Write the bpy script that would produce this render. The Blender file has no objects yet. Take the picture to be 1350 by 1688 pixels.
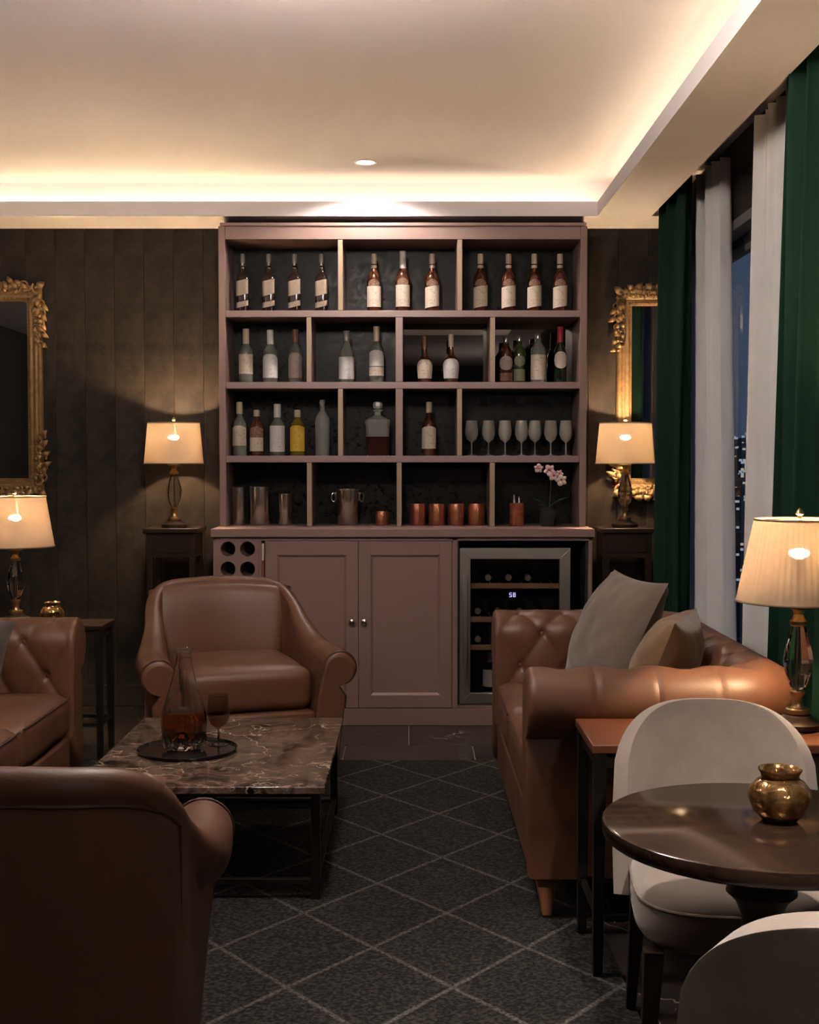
import bpy, math, random
from mathutils import Vector, Matrix, noise
R = math.radians
RZ = 0.0072            # height of the rug's pile; what stands on the rug starts here
PI = math.pi
rnd = random.Random(7)
S = bpy.context.scene
COL = S.collection

# ------------------------------------------------------------------ camera
cam_d = bpy.data.cameras.new('camera')
cam_d.sensor_fit = 'AUTO'
cam_d.sensor_width = 36.0
cam_d.lens = 2100.0 * 36.0 / 1688.0
cam_d.clip_start = 0.05
cam_d.clip_end = 8000
cam = bpy.data.objects.new('camera', cam_d)
COL.objects.link(cam)
cam.location = (0, 0, 1.265)
cam.rotation_euler = (R(90 - 2.15), 0, 0)
S.camera = cam

# ------------------------------------------------------------------ exposure, world
S.view_settings.view_transform = 'Standard'
S.view_settings.look = 'None'
S.view_settings.gamma = 1
S.view_settings.use_curve_mapping = False
S.view_settings.exposure = 0.0
S.cycles.use_denoising = True
S.cycles.max_bounces = 10
S.cycles.diffuse_bounces = 5
S.cycles.glossy_bounces = 5
S.cycles.transmission_bounces = 10
S.cycles.transparent_max_bounces = 12
S.cycles.caustics_reflective = False
S.cycles.caustics_refractive = False
S.cycles.sample_clamp_indirect = 4.0

w = bpy.data.worlds.new('dusk')
S.world = w
w.use_nodes = True
nt = w.node_tree
nt.nodes.clear()
wo = nt.nodes.new('ShaderNodeOutputWorld')
wb = nt.nodes.new('ShaderNodeBackground')
wc = nt.nodes.new('ShaderNodeTexCoord')
wsx = nt.nodes.new('ShaderNodeSeparateXYZ')
wr = nt.nodes.new('ShaderNodeValToRGB')
wr.color_ramp.elements[0].position = 0.0
wr.color_ramp.elements[0].color = (0.052, 0.068, 0.105, 1)
wr.color_ramp.elements[1].position = 0.6
wr.color_ramp.elements[1].color = (0.062, 0.092, 0.165, 1)
nt.links.new(wc.outputs['Generated'], wsx.inputs[0])
nt.links.new(wsx.outputs['Z'], wr.inputs[0])
nt.links.new(wr.outputs[0], wb.inputs[0])
wb.inputs[1].default_value = 1.0
nt.links.new(wb.outputs[0], wo.inputs[0])

# light levels of the room's lamps and of the added fill lights
LED_STRENGTH = 14.5
FILL_STRENGTH = 190.0  # glow of the added fill globes
LED_COLOR = (1.0, 0.78, 0.49)
BULB_STRENGTH = 2300.0
BULB_COLOR = (1.0, 0.67, 0.37)
SPOT_POWER = 12.0
SPOT_COLOR = (1.0, 0.87, 0.77)

# ------------------------------------------------------------------ materials
def new_mat(name):
    m = bpy.data.materials.new(name)
    m.use_nodes = True
    n = m.node_tree
    return m, n, n.nodes['Principled BSDF']

def mat(name, col, rough=0.5, metal=0.0, mottle=None, mscale=8.0, bump=0.0, bscale=200.0, spec=0.5,
        trans=0.0, ior=1.45, emit=None, estr=0.0, coat=0.0, sheen=0.0, stretch=None, rvar=0.0):
    m, n, p = new_mat(name)
    p.inputs['Base Color'].default_value = (*col, 1)
    p.inputs['Roughness'].default_value = rough
    p.inputs['Metallic'].default_value = metal
    p.inputs['Specular IOR Level'].default_value = spec
    p.inputs['Transmission Weight'].default_value = trans
    p.inputs['IOR'].default_value = ior
    p.inputs['Coat Weight'].default_value = coat
    p.inputs['Coat Roughness'].default_value = 0.12
    p.inputs['Sheen Weight'].default_value = sheen
    if emit:
        p.inputs['Emission Color'].default_value = (*emit, 1)
        p.inputs['Emission Strength'].default_value = estr
    tc = n.nodes.new('ShaderNodeTexCoord')
    mp = n.nodes.new('ShaderNodeMapping')
    n.links.new(tc.outputs['Object'], mp.inputs['Vector'])
    if stretch:
        mp.inputs['Scale'].default_value = stretch
    if mottle:
        nz = n.nodes.new('ShaderNodeTexNoise')
        nz.inputs['Scale'].default_value = mscale
        nz.inputs['Detail'].default_value = 6
        nz.inputs['Roughness'].default_value = 0.62
        n.links.new(mp.outputs[0], nz.inputs['Vector'])
        cr = n.nodes.new('ShaderNodeValToRGB')
        cr.color_ramp.elements[0].position = 0.36
        cr.color_ramp.elements[0].color = (*col, 1)
        cr.color_ramp.elements[1].position = 0.68
        cr.color_ramp.elements[1].color = (*mottle, 1)
        n.links.new(nz.outputs['Fac'], cr.inputs[0])
        n.links.new(cr.outputs[0], p.inputs['Base Color'])
        if rvar:
            mr = n.nodes.new('ShaderNodeMapRange')
            mr.inputs['From Min'].default_value = 0.35
            mr.inputs['From Max'].default_value = 0.65
            mr.inputs['To Min'].default_value = rough - rvar
            mr.inputs['To Max'].default_value = rough + rvar
            n.links.new(nz.outputs['Fac'], mr.inputs[0])
            n.links.new(mr.outputs[0], p.inputs['Roughness'])
    if bump:
        nb = n.nodes.new('ShaderNodeTexNoise')
        nb.inputs['Scale'].default_value = bscale
        nb.inputs['Detail'].default_value = 3
        n.links.new(mp.outputs[0], nb.inputs['Vector'])
        bp = n.nodes.new('ShaderNodeBump')
        bp.inputs['Strength'].default_value = bump
        bp.inputs['Distance'].default_value = 0.002
        n.links.new(nb.outputs['Fac'], bp.inputs['Height'])
        n.links.new(bp.outputs[0], p.inputs['Normal'])
    return m

def emission_mat(name, col, strength):
    m = bpy.data.materials.new(name)
    m.use_nodes = True
    n = m.node_tree
    n.nodes.clear()
    o = n.nodes.new('ShaderNodeOutputMaterial')
    e = n.nodes.new('ShaderNodeEmission')
    e.inputs[0].default_value = (*col, 1)
    e.inputs[1].default_value = strength
    n.links.new(e.outputs[0], o.inputs[0])
    return m

def pane_mat(name, tint, reflect=0.08, rough=0.0):
    """thin sheet glass: mostly clear, with a mirror-like share that grows at grazing angles"""
    m = bpy.data.materials.new(name)
    m.use_nodes = True
    n = m.node_tree
    n.nodes.clear()
    o = n.nodes.new('ShaderNodeOutputMaterial')
    t = n.nodes.new('ShaderNodeBsdfTransparent')
    t.inputs[0].default_value = (*tint, 1)
    g = n.nodes.new('ShaderNodeBsdfGlossy')
    g.inputs['Roughness'].default_value = rough
    lw = n.nodes.new('ShaderNodeFresnel')
    lw.inputs['IOR'].default_value = 1.45
    mx = n.nodes.new('ShaderNodeMixShader')
    ge = n.nodes.new('ShaderNodeNewGeometry')
    fr_ = n.nodes.new('ShaderNodeMath')
    fr_.operation = 'SUBTRACT'
    fr_.inputs[0].default_value = 1.0
    n.links.new(ge.outputs['Backfacing'], fr_.inputs[1])
    fm = n.nodes.new('ShaderNodeMath')
    fm.operation = 'MULTIPLY'
    n.links.new(lw.outputs[0], fm.inputs[0])
    n.links.new(fr_.outputs[0], fm.inputs[1])
    n.links.new(fm.outputs[0], mx.inputs[0])
    n.links.new(t.outputs[0], mx.inputs[1])
    n.links.new(g.outputs[0], mx.inputs[2])
    n.links.new(mx.outputs[0], o.inputs[0])
    return m

def shade_mat(name, col):
    m = bpy.data.materials.new(name)
    m.use_nodes = True
    n = m.node_tree
    n.nodes.clear()
    o = n.nodes.new('ShaderNodeOutputMaterial')
    d = n.nodes.new('ShaderNodeBsdfDiffuse')
    d.inputs[0].default_value = (*col, 1)
    t = n.nodes.new('ShaderNodeBsdfTranslucent')
    t.inputs[0].default_value = (*col, 1)
    tr = n.nodes.new('ShaderNodeBsdfTransparent')
    tc = n.nodes.new('ShaderNodeTexCoord')
    nz = n.nodes.new('ShaderNodeTexNoise')
    nz.inputs['Scale'].default_value = 260
    n.links.new(tc.outputs['Object'], nz.inputs['Vector'])
    bp = n.nodes.new('ShaderNodeBump')
    bp.inputs['Strength'].default_value = 0.12
    bp.inputs['Distance'].default_value = 0.001
    n.links.new(nz.outputs['Fac'], bp.inputs['Height'])
    n.links.new(bp.outputs[0], d.inputs['Normal'])
    a = n.nodes.new('ShaderNodeMixShader')
    a.inputs[0].default_value = 0.007
    b = n.nodes.new('ShaderNodeMixShader')
    b.inputs[0].default_value = 0.035
    n.links.new(d.outputs[0], a.inputs[1])
    n.links.new(t.outputs[0], a.inputs[2])
    n.links.new(a.outputs[0], b.inputs[1])
    n.links.new(tr.outputs[0], b.inputs[2])
    n.links.new(b.outputs[0], o.inputs[0])
    return m

def sheer_mat(name, col):
    m = bpy.data.materials.new(name)
    m.use_nodes = True
    n = m.node_tree
    n.nodes.clear()
    o = n.nodes.new('ShaderNodeOutputMaterial')
    d = n.nodes.new('ShaderNodeBsdfDiffuse')
    d.inputs[0].default_value = (*col, 1)
    t = n.nodes.new('ShaderNodeBsdfTranslucent')
    t.inputs[0].default_value = (*col, 1)
    tr = n.nodes.new('ShaderNodeBsdfTransparent')
    a = n.nodes.new('ShaderNodeMixShader')
    a.inputs[0].default_value = 0.25
    b = n.nodes.new('ShaderNodeMixShader')
    b.inputs[0].default_value = 0.04
    n.links.new(d.outputs[0], a.inputs[1])
    n.links.new(t.outputs[0], a.inputs[2])
    n.links.new(a.outputs[0], b.inputs[1])
    n.links.new(tr.outputs[0], b.inputs[2])
    n.links.new(b.outputs[0], o.inputs[0])
    return m

def marble_mat(name, dark, mid, vein, scale, rough, vein_scale=2.6, vein_w=0.02, coord='Object'):
    m, n, p = new_mat(name)
    p.inputs['Roughness'].default_value = rough
    tc = n.nodes.new('ShaderNodeTexCoord')
    oi = n.nodes.new('ShaderNodeObjectInfo')
    ad = n.nodes.new('ShaderNodeVectorMath')
    ad.operation = 'MULTIPLY_ADD'
    ad.inputs[1].default_value = (1, 1, 1)
    cb = n.nodes.new('ShaderNodeCombineXYZ')
    ml = n.nodes.new('ShaderNodeMath')
    ml.operation = 'MULTIPLY'
    ml.inputs[1].default_value = 37.0
    n.links.new(oi.outputs['Random'], ml.inputs[0])
    n.links.new(ml.outputs[0], cb.inputs[2])
    n.links.new(tc.outputs[coord], ad.inputs[0])
    n.links.new(cb.outputs[0], ad.inputs[2])
    nz = n.nodes.new('ShaderNodeTexNoise')
    nz.inputs['Scale'].default_value = scale
    nz.inputs['Detail'].default_value = 9
    nz.inputs['Roughness'].default_value = 0.68
    nz.inputs['Distortion'].default_value = 1.2
    n.links.new(ad.outputs[0], nz.inputs['Vector'])
    cr = n.nodes.new('ShaderNodeValToRGB')
    cr.color_ramp.elements[0].position = 0.38
    cr.color_ramp.elements[0].color = (*dark, 1)
    cr.color_ramp.elements[1].position = 0.66
    cr.color_ramp.elements[1].color = (*mid, 1)
    n.links.new(nz.outputs['Fac'], cr.inputs[0])
    n2 = n.nodes.new('ShaderNodeTexNoise')
    n2.inputs['Scale'].default_value = vein_scale * 1.7
    n2.inputs['Detail'].default_value = 5
    n.links.new(ad.outputs[0], n2.inputs['Vector'])
    mv = n.nodes.new('ShaderNodeVectorMath')
    mv.operation = 'MULTIPLY_ADD'
    mv.inputs[1].default_value = (0.55, 0.55, 0.55)
    n.links.new(n2.outputs['Color'], mv.inputs[0])
    n.links.new(ad.outputs[0], mv.inputs[2])
    vo = n.nodes.new('ShaderNodeTexVoronoi')
    vo.feature = 'DISTANCE_TO_EDGE'
    vo.inputs['Scale'].default_value = vein_scale
    n.links.new(mv.outputs[0], vo.inputs['Vector'])
    c2 = n.nodes.new('ShaderNodeValToRGB')
    c2.color_ramp.elements[0].position = 0.0
    c2.color_ramp.elements[0].color = (1, 1, 1, 1)
    c2.color_ramp.elements[1].position = vein_w
    c2.color_ramp.elements[1].color = (0, 0, 0, 1)
    n.links.new(vo.outputs['Distance'], c2.inputs[0])
    n3 = n.nodes.new('ShaderNodeTexNoise')
    n3.inputs['Scale'].default_value = vein_scale * 2.1
    n.links.new(ad.outputs[0], n3.inputs['Vector'])
    c3 = n.nodes.new('ShaderNodeValToRGB')
    c3.color_ramp.elements[0].position = 0.42
    c3.color_ramp.elements[1].position = 0.62
    n.links.new(n3.outputs['Fac'], c3.inputs[0])
    mm = n.nodes.new('ShaderNodeMath')
    mm.operation = 'MULTIPLY'
    n.links.new(c2.outputs[0], mm.inputs[0])
    n.links.new(c3.outputs[0], mm.inputs[1])
    mx = n.nodes.new('ShaderNodeMixRGB')
    n.links.new(mm.outputs[0], mx.inputs[0])
    n.links.new(cr.outputs[0], mx.inputs[1])
    mx.inputs[2].default_value = (*vein, 1)
    n.links.new(mx.outputs[0], p.inputs['Base Color'])
    return m

def rug_mat(name):
    """dark speckled pile with a woven lattice of pale diamonds, in the rug's own coordinates"""
    m, n, p = new_mat(name)
    p.inputs['Roughness'].default_value = 0.95
    p.inputs['Specular IOR Level'].default_value = 0.15
    tc = n.nodes.new('ShaderNodeTexCoord')
    wob = n.nodes.new('ShaderNodeTexNoise')
    wob.inputs['Scale'].default_value = 60
    n.links.new(tc.outputs['Object'], wob.inputs['Vector'])
    wv = n.nodes.new('ShaderNodeVectorMath')
    wv.operation = 'MULTIPLY_ADD'
    wv.inputs[1].default_value = (0.012, 0.012, 0)
    n.links.new(wob.outputs['Color'], wv.inputs[0])
    n.links.new(tc.outputs['Object'], wv.inputs[2])
    sx = n.nodes.new('ShaderNodeSeparateXYZ')
    n.links.new(wv.outputs[0], sx.inputs[0])
    def mth(op, a, b=None):
        k = n.nodes.new('ShaderNodeMath')
        k.operation = op
        for i, v in enumerate((a, b)):
            if v is None:
                continue
            if isinstance(v, (int, float)):
                k.inputs[i].default_value = v
            else:
                n.links.new(v, k.inputs[i])
        return k.outputs[0]
    u = mth('DIVIDE', sx.outputs['X'], 0.40)
    v = mth('DIVIDE', sx.outputs['Y'], 0.508)
    ds = []
    for op in ('ADD', 'SUBTRACT'):
        q = mth(op, u, v)
        f = mth('FRACT', q)
        d = mth('ABSOLUTE', mth('SUBTRACT', f, 0.5))
        ds.append(d)
    big = mth('MAXIMUM', ds[0], ds[1])
    c = n.nodes.new('ShaderNodeValToRGB')
    c.color_ramp.elements[0].position = 0.474
    c.color_ramp.elements[0].color = (0, 0, 0, 1)
    c.color_ramp.elements[1].position = 0.488
    c.color_ramp.elements[1].color = (1, 1, 1, 1)
    n.links.new(big, c.inputs[0])
    sp = n.nodes.new('ShaderNodeTexNoise')
    sp.inputs['Scale'].default_value = 95
    sp.inputs['Detail'].default_value = 2
    n.links.new(tc.outputs['Object'], sp.inputs['Vector'])
    cs = n.nodes.new('ShaderNodeValToRGB')
    cs.color_ramp.elements[0].position = 0.42
    cs.color_ramp.elements[0].color = (0.003, 0.003, 0.003, 1)
    cs.color_ramp.elements[1].position = 0.66
    cs.color_ramp.elements[1].color = (0.027, 0.0255, 0.0235, 1)
    n.links.new(sp.outputs['Fac'], cs.inputs[0])
    br = n.nodes.new('ShaderNodeTexNoise')
    br.inputs['Scale'].default_value = 120
    n.links.new(tc.outputs['Object'], br.inputs['Vector'])
    cb = n.nodes.new('ShaderNodeValToRGB')
    cb.color_ramp.elements[0].position = 0.36
    cb.color_ramp.elements[0].color = (0.022, 0.020, 0.019, 1)
    cb.color_ramp.elements[1].position = 0.6
    cb.color_ramp.elements[1].color = (0.085, 0.08, 0.074, 1)
    n.links.new(br.outputs['Fac'], cb.inputs[0])
    mx = n.nodes.new('ShaderNodeMixRGB')
    n.links.new(c.outputs[0], mx.inputs[0])
    n.links.new(cs.outputs[0], mx.inputs[1])
    n.links.new(cb.outputs[0], mx.inputs[2])
    n.links.new(mx.outputs[0], p.inputs['Base Color'])
    bp = n.nodes.new('ShaderNodeBump')
    bp.inputs['Strength'].default_value = 0.8
    bp.inputs['Distance'].default_value = 0.006
    n.links.new(sp.outputs['Fac'], bp.inputs['Height'])
    n.links.new(bp.outputs[0], p.inputs['Normal'])
    return m

def label_mat(name, paper, ink, scale=150.0):
    m, n, p = new_mat(name)
    p.inputs['Roughness'].default_value = 0.6
    tc = n.nodes.new('ShaderNodeTexCoord')
    mp = n.nodes.new('ShaderNodeMapping')
    mp.inputs['Scale'].default_value = (0.45, 1, 1.0)
    n.links.new(tc.outputs['Object'], mp.inputs['Vector'])
    nz = n.nodes.new('ShaderNodeTexNoise')
    nz.inputs['Scale'].default_value = scale
    nz.inputs['Detail'].default_value = 1
    n.links.new(mp.outputs[0], nz.inputs['Vector'])
    cr = n.nodes.new('ShaderNodeValToRGB')
    cr.color_ramp.elements[0].position = 0.60
    cr.color_ramp.elements[0].color = (*paper, 1)
    cr.color_ramp.elements[1].position = 0.72
    cr.color_ramp.elements[1].color = (*ink, 1)
    n.links.new(nz.outputs['Fac'], cr.inputs[0])
    n.links.new(cr.outputs[0], p.inputs['Base Color'])
    return m

M = {}
M['ceiling'] = mat('ceiling_paint', (0.70, 0.655, 0.675), 0.85)
M['wall'] = mat('bronze_charcoal_wallcovering', (0.0075, 0.0066, 0.0062), 0.5, mottle=(0.036, 0.029, 0.0235), mscale=5, spec=0.16, bump=0.5, bscale=170, rvar=0.08)
for _n in M['wall'].node_tree.nodes:
    if _n.bl_idname == 'ShaderNodeTexNoise' and _n.inputs['Scale'].default_value < 20:
        _n.inputs['Detail'].default_value = 14
        _n.inputs['Roughness'].default_value = 0.74
M['wall_plain'] = mat('dark_wall_paint', (0.014, 0.012, 0.010), 0.6, mottle=(0.022, 0.018, 0.015), mscale=6, spec=0.2)
M['floor'] = marble_mat('dark_marble_tile', (0.012, 0.010, 0.009), (0.036, 0.028, 0.025), (0.30, 0.26, 0.22), 7, 0.26, 1.5, 0.007)
M['grout'] = mat('pale_grout', (0.26, 0.23, 0.20), 0.7, bump=0.3)
M['rug'] = rug_mat('diamond_lattice_pile')
M['rug_edge'] = mat('rug_binding', (0.03, 0.03, 0.03), 0.9, bump=0.5)
M['cabinet'] = mat('mauve_taupe_lacquer', (0.255, 0.165, 0.148), 0.38, mottle=(0.265, 0.172, 0.154), mscale=3)
M['shelf_edge'] = mat('mauve_shelf_lacquer', (0.27, 0.18, 0.17), 0.35)
M['brass_edge'] = mat('satin_brass_edge', (0.33, 0.25, 0.175), 0.45, 0.3)
M['velvet'] = mat('dark_mottled_backing', (0.0035, 0.0035, 0.004), 0.33, mottle=(0.014, 0.0135, 0.013), mscale=46, spec=0.15, bump=0.25, bscale=90, rvar=0.1)
M['smoke'] = mat('smoked_mirror', (0.15, 0.14, 0.13), 0.015, 1.0)
M['black'] = mat('matt_black', (0.008, 0.008, 0.008), 0.6)
M['leather'] = mat('saddle_brown_leather', (0.118, 0.052, 0.029), 0.43, mottle=(0.090, 0.039, 0.022), mscale=5, bump=0.22, bscale=260, rvar=0.05)
M['leather_seam'] = mat('dark_leather_seam', (0.045, 0.018, 0.011), 0.5, bump=0.2)
M['taupe'] = mat('taupe_velvet', (0.135, 0.10, 0.078), 0.85, mottle=(0.11, 0.08, 0.062), mscale=9, sheen=0.35, bump=0.3, bscale=300)
M['charcoal'] = mat('charcoal_brown_velvet', (0.055, 0.042, 0.035), 0.85, mottle=(0.045, 0.034, 0.028), mscale=9, sheen=0.2)
M['gold_velvet'] = mat('bronze_velvet', (0.17, 0.095, 0.045), 0.8, mottle=(0.135, 0.075, 0.036), mscale=9, sheen=0.35, bump=0.3, bscale=300)
M['suede'] = mat('pale_grey_suede', (0.195, 0.158, 0.134), 0.88, mottle=(0.150, 0.119, 0.100), mscale=7, sheen=0.3, bump=0.25, bscale=320)
M['suede_seam'] = mat('grey_suede_piping', (0.15, 0.12, 0.10), 0.85, bump=0.2)
M['wood_dark'] = mat('espresso_wood', (0.013, 0.0075, 0.0055), 0.34, mottle=(0.021, 0.012, 0.008), mscale=6, stretch=(1, 9, 9), spec=0.3)
M['table_gloss'] = mat('polished_espresso_wood', (0.012, 0.007, 0.005), 0.13, mottle=(0.026, 0.014, 0.009), mscale=5, stretch=(1.2, 12, 12), spec=0.4)
M['mahogany'] = mat('mahogany_top', (0.105, 0.036, 0.018), 0.32, mottle=(0.145, 0.052, 0.024), mscale=5, stretch=(2, 14, 14), coat=0.3)
M['oak'] = mat('honey_beech_leg', (0.30, 0.135, 0.06), 0.45, mottle=(0.25, 0.11, 0.05), mscale=12, stretch=(9, 9, 1))
M['beech'] = mat('fridge_shelf_beech', (0.42, 0.26, 0.16), 0.5, mottle=(0.36, 0.21, 0.12), mscale=14, stretch=(1, 9, 9))
M['marble'] = marble_mat('brown_marble', (0.011, 0.007, 0.005), (0.235, 0.16, 0.118), (0.52, 0.41, 0.32), 13, 0.08, 3.2, 0.018)
M['black_metal'] = mat('black_metal', (0.012, 0.011, 0.010), 0.42, 0.5, bump=0.05)
M['gilt'] = mat('antique_gilt', (0.34, 0.215, 0.10), 0.42, 0.5, mottle=(0.22, 0.13, 0.06), mscale=30, bump=0.6, bscale=90)
M['mirror'] = mat('mirror_glass', (0.75, 0.76, 0.77), 0.0, 1.0)
M['brass'] = mat('aged_brass', (0.52, 0.36, 0.17), 0.28, 0.95, mottle=(0.45, 0.30, 0.13), mscale=25)
M['bronze_base'] = mat('dark_bronze', (0.035, 0.024, 0.016), 0.35, 0.6)
M['tray_black'] = mat('black_lacquer_tray', (0.010, 0.008, 0.007), 0.12, spec=0.4)
M['crystal'] = mat('lead_crystal', (0.97, 0.96, 0.93), 0.0, trans=1.0, ior=1.5)
M['glass'] = mat('clear_glass', (0.98, 0.98, 0.97), 0.0, trans=1.0, ior=1.45)
M['smoke_glass'] = mat('smoke_tinted_glass', (0.70, 0.66, 0.62), 0.0, trans=1.0, ior=1.45)
M['amber'] = mat('amber_spirit', (0.48, 0.13, 0.025), 0.0, trans=1.0, ior=1.36)
M['red_spirit'] = mat('red_brown_spirit', (0.030, 0.010, 0.008), 0.10, spec=0.5)
M['shade'] = shade_mat('ivory_shade_fabric', (0.52, 0.375, 0.245))
M['shade_trim'] = mat('shade_trim_braid', (0.22, 0.16, 0.10), 0.8, bump=0.3)
M['bulb'] = emission_mat('lit_bulb', BULB_COLOR, BULB_STRENGTH)
M['opal'] = emission_mat('fill_globe_glow', SPOT_COLOR, FILL_STRENGTH)  # emission of the fill globes added out of view
M['led'] = emission_mat('led_tape', LED_COLOR, LED_STRENGTH)
M['spot_lens'] = emission_mat('downlight_lens', (1.0, 0.93, 0.85), 14.0)
M['white_metal'] = mat('white_enamel_ring', (0.8, 0.78, 0.75), 0.4)
M['green'] = mat('bottle_green_velvet', (0.0035, 0.022, 0.0125), 0.7, mottle=(0.002, 0.015, 0.008), mscale=7, sheen=0.0, spec=0.15, bump=0.25, bscale=300, stretch=(1, 1, 0.2))
M['sheer'] = sheer_mat('white_voile', (0.93, 0.91, 0.91))
M['frame_grey'] = mat('window_frame_grey', (0.20, 0.20, 0.215), 0.4, 0.3)
M['frame_dark'] = mat('window_frame_dark', (0.02, 0.021, 0.024), 0.4)
M['pane'] = pane_mat('window_glass', (0.92, 0.95, 0.97))
M['fridge_pane'] = pane_mat('smoked_fridge_glass', (0.82, 0.80, 0.79))
M['steel'] = mat('brushed_stainless', (0.52, 0.50, 0.47), 0.30, 0.95, mottle=(0.47, 0.45, 0.42), mscale=40, stretch=(1, 1, 20))
M['chrome'] = mat('polished_steel', (0.78, 0.73, 0.66), 0.20, 1.0)
M['copper'] = mat('hammered_copper', (0.80, 0.34, 0.20), 0.30, 0.9, mottle=(0.70, 0.27, 0.15), mscale=30, bump=0.5, bscale=120)
M['copper_red'] = mat('red_copper_glaze', (0.42, 0.10, 0.06), 0.22, 0.6, mottle=(0.6, 0.2, 0.12), mscale=30)
M['mercury'] = mat('gold_mercury_glass', (0.66, 0.40, 0.16), 0.12, 0.9, mottle=(0.10, 0.035, 0.012), mscale=48, bump=1.0, bscale=60, rvar=0.06)
M['display'] = emission_mat('violet_display', (0.48, 0.42, 1.0), 2.6)
M['display_back'] = mat('display_black_glass', (0.006, 0.006, 0.008), 0.1)
M['cream'] = mat('cream_card', (0.66, 0.55, 0.44), 0.6)
M['rust'] = mat('rust_leather_binding', (0.20, 0.055, 0.028), 0.5, bump=0.2)
M['pot'] = mat('black_ceramic', (0.014, 0.016, 0.017), 0.25)
M['soil'] = mat('potting_bark', (0.02, 0.013, 0.009), 0.9, bump=0.9, bscale=80)
M['leaf'] = mat('orchid_leaf', (0.022, 0.062, 0.030), 0.35, mottle=(0.035, 0.085, 0.04), mscale=14)
M['stem'] = mat('orchid_stem', (0.05, 0.06, 0.03), 0.5)
M['petal'] = mat('pale_pink_petal', (0.72, 0.47, 0.45), 0.6, mottle=(0.78, 0.57, 0.54), mscale=40)
M['petal_cream'] = mat('cream_petal', (0.78, 0.62, 0.48), 0.6)
M['petal_core'] = mat('magenta_lip', (0.42, 0.08, 0.13), 0.5)
M['ground'] = mat('night_ground', (0.010, 0.012, 0.018), 0.9, mottle=(0.02, 0.022, 0.03), mscale=0.02)
M['tower'] = mat('night_concrete', (0.045, 0.05, 0.065), 0.8, mottle=(0.07, 0.075, 0.09), mscale=0.08)
M['lit'] = emission_mat('lit_window_warm', (1.0, 0.80, 0.62), 0.55)
M['lit_cool'] = emission_mat('lit_window_cool', (0.75, 0.85, 1.0), 0.5)
# bottles
M['g_dark'] = mat('dark_brown_bottle_glass', (0.016, 0.008, 0.006), 0.10, spec=0.6)
M['g_amber'] = mat('amber_bottle_glass', (0.085, 0.026, 0.012), 0.08, spec=0.6, trans=0.25)
M['g_clear'] = mat('clear_bottle_glass', (0.34, 0.36, 0.32), 0.06, trans=0.55)
M['g_grey'] = mat('cut_grey_glass', (0.42, 0.42, 0.41), 0.24, trans=0.45)
M['g_green'] = mat('green_bottle_glass', (0.045, 0.065, 0.020), 0.08, trans=0.3)
M['g_wine'] = mat('dark_green_wine_glass', (0.010, 0.015, 0.009), 0.08, spec=0.6)
M['g_gold'] = mat('golden_spirit_glass', (0.20, 0.15, 0.015), 0.08, trans=0.3)
M['l_cream'] = label_mat('cream_label', (0.62, 0.54, 0.44), (0.34, 0.26, 0.19))
M['l_white'] = label_mat('white_label', (0.66, 0.64, 0.64), (0.42, 0.40, 0.41), 130)
M['l_tan'] = label_mat('tan_label', (0.30, 0.235, 0.18), (0.20, 0.15, 0.11))
M['l_rose'] = label_mat('dusty_label', (0.38, 0.30, 0.26), (0.25, 0.17, 0.14))
M['l_yellow'] = label_mat('yellow_label', (0.72, 0.45, 0.055), (0.55, 0.20, 0.05))
M['l_dark'] = label_mat('dark_brown_label', (0.06, 0.04, 0.03), (0.30, 0.23, 0.15))
M['l_arch'] = label_mat('brown_crest_label', (0.20, 0.10, 0.065), (0.5, 0.38, 0.28), 200)
M['l_green'] = label_mat('olive_label', (0.22, 0.23, 0.13), (0.11, 0.12, 0.06))
M['c_grey'] = mat('grey_capsule', (0.32, 0.30, 0.29), 0.35, 0.4)
M['c_cream'] = mat('cream_capsule', (0.52, 0.42, 0.31), 0.4)
M['c_white'] = mat('white_cap', (0.62, 0.60, 0.58), 0.4)
M['c_brown'] = mat('brown_capsule', (0.17, 0.085, 0.05), 0.4)
M['c_red'] = mat('crimson_capsule', (0.36, 0.025, 0.05), 0.4)
M['c_silver'] = mat('silver_stopper', (0.5, 0.49, 0.48), 0.2, 0.9)

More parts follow.
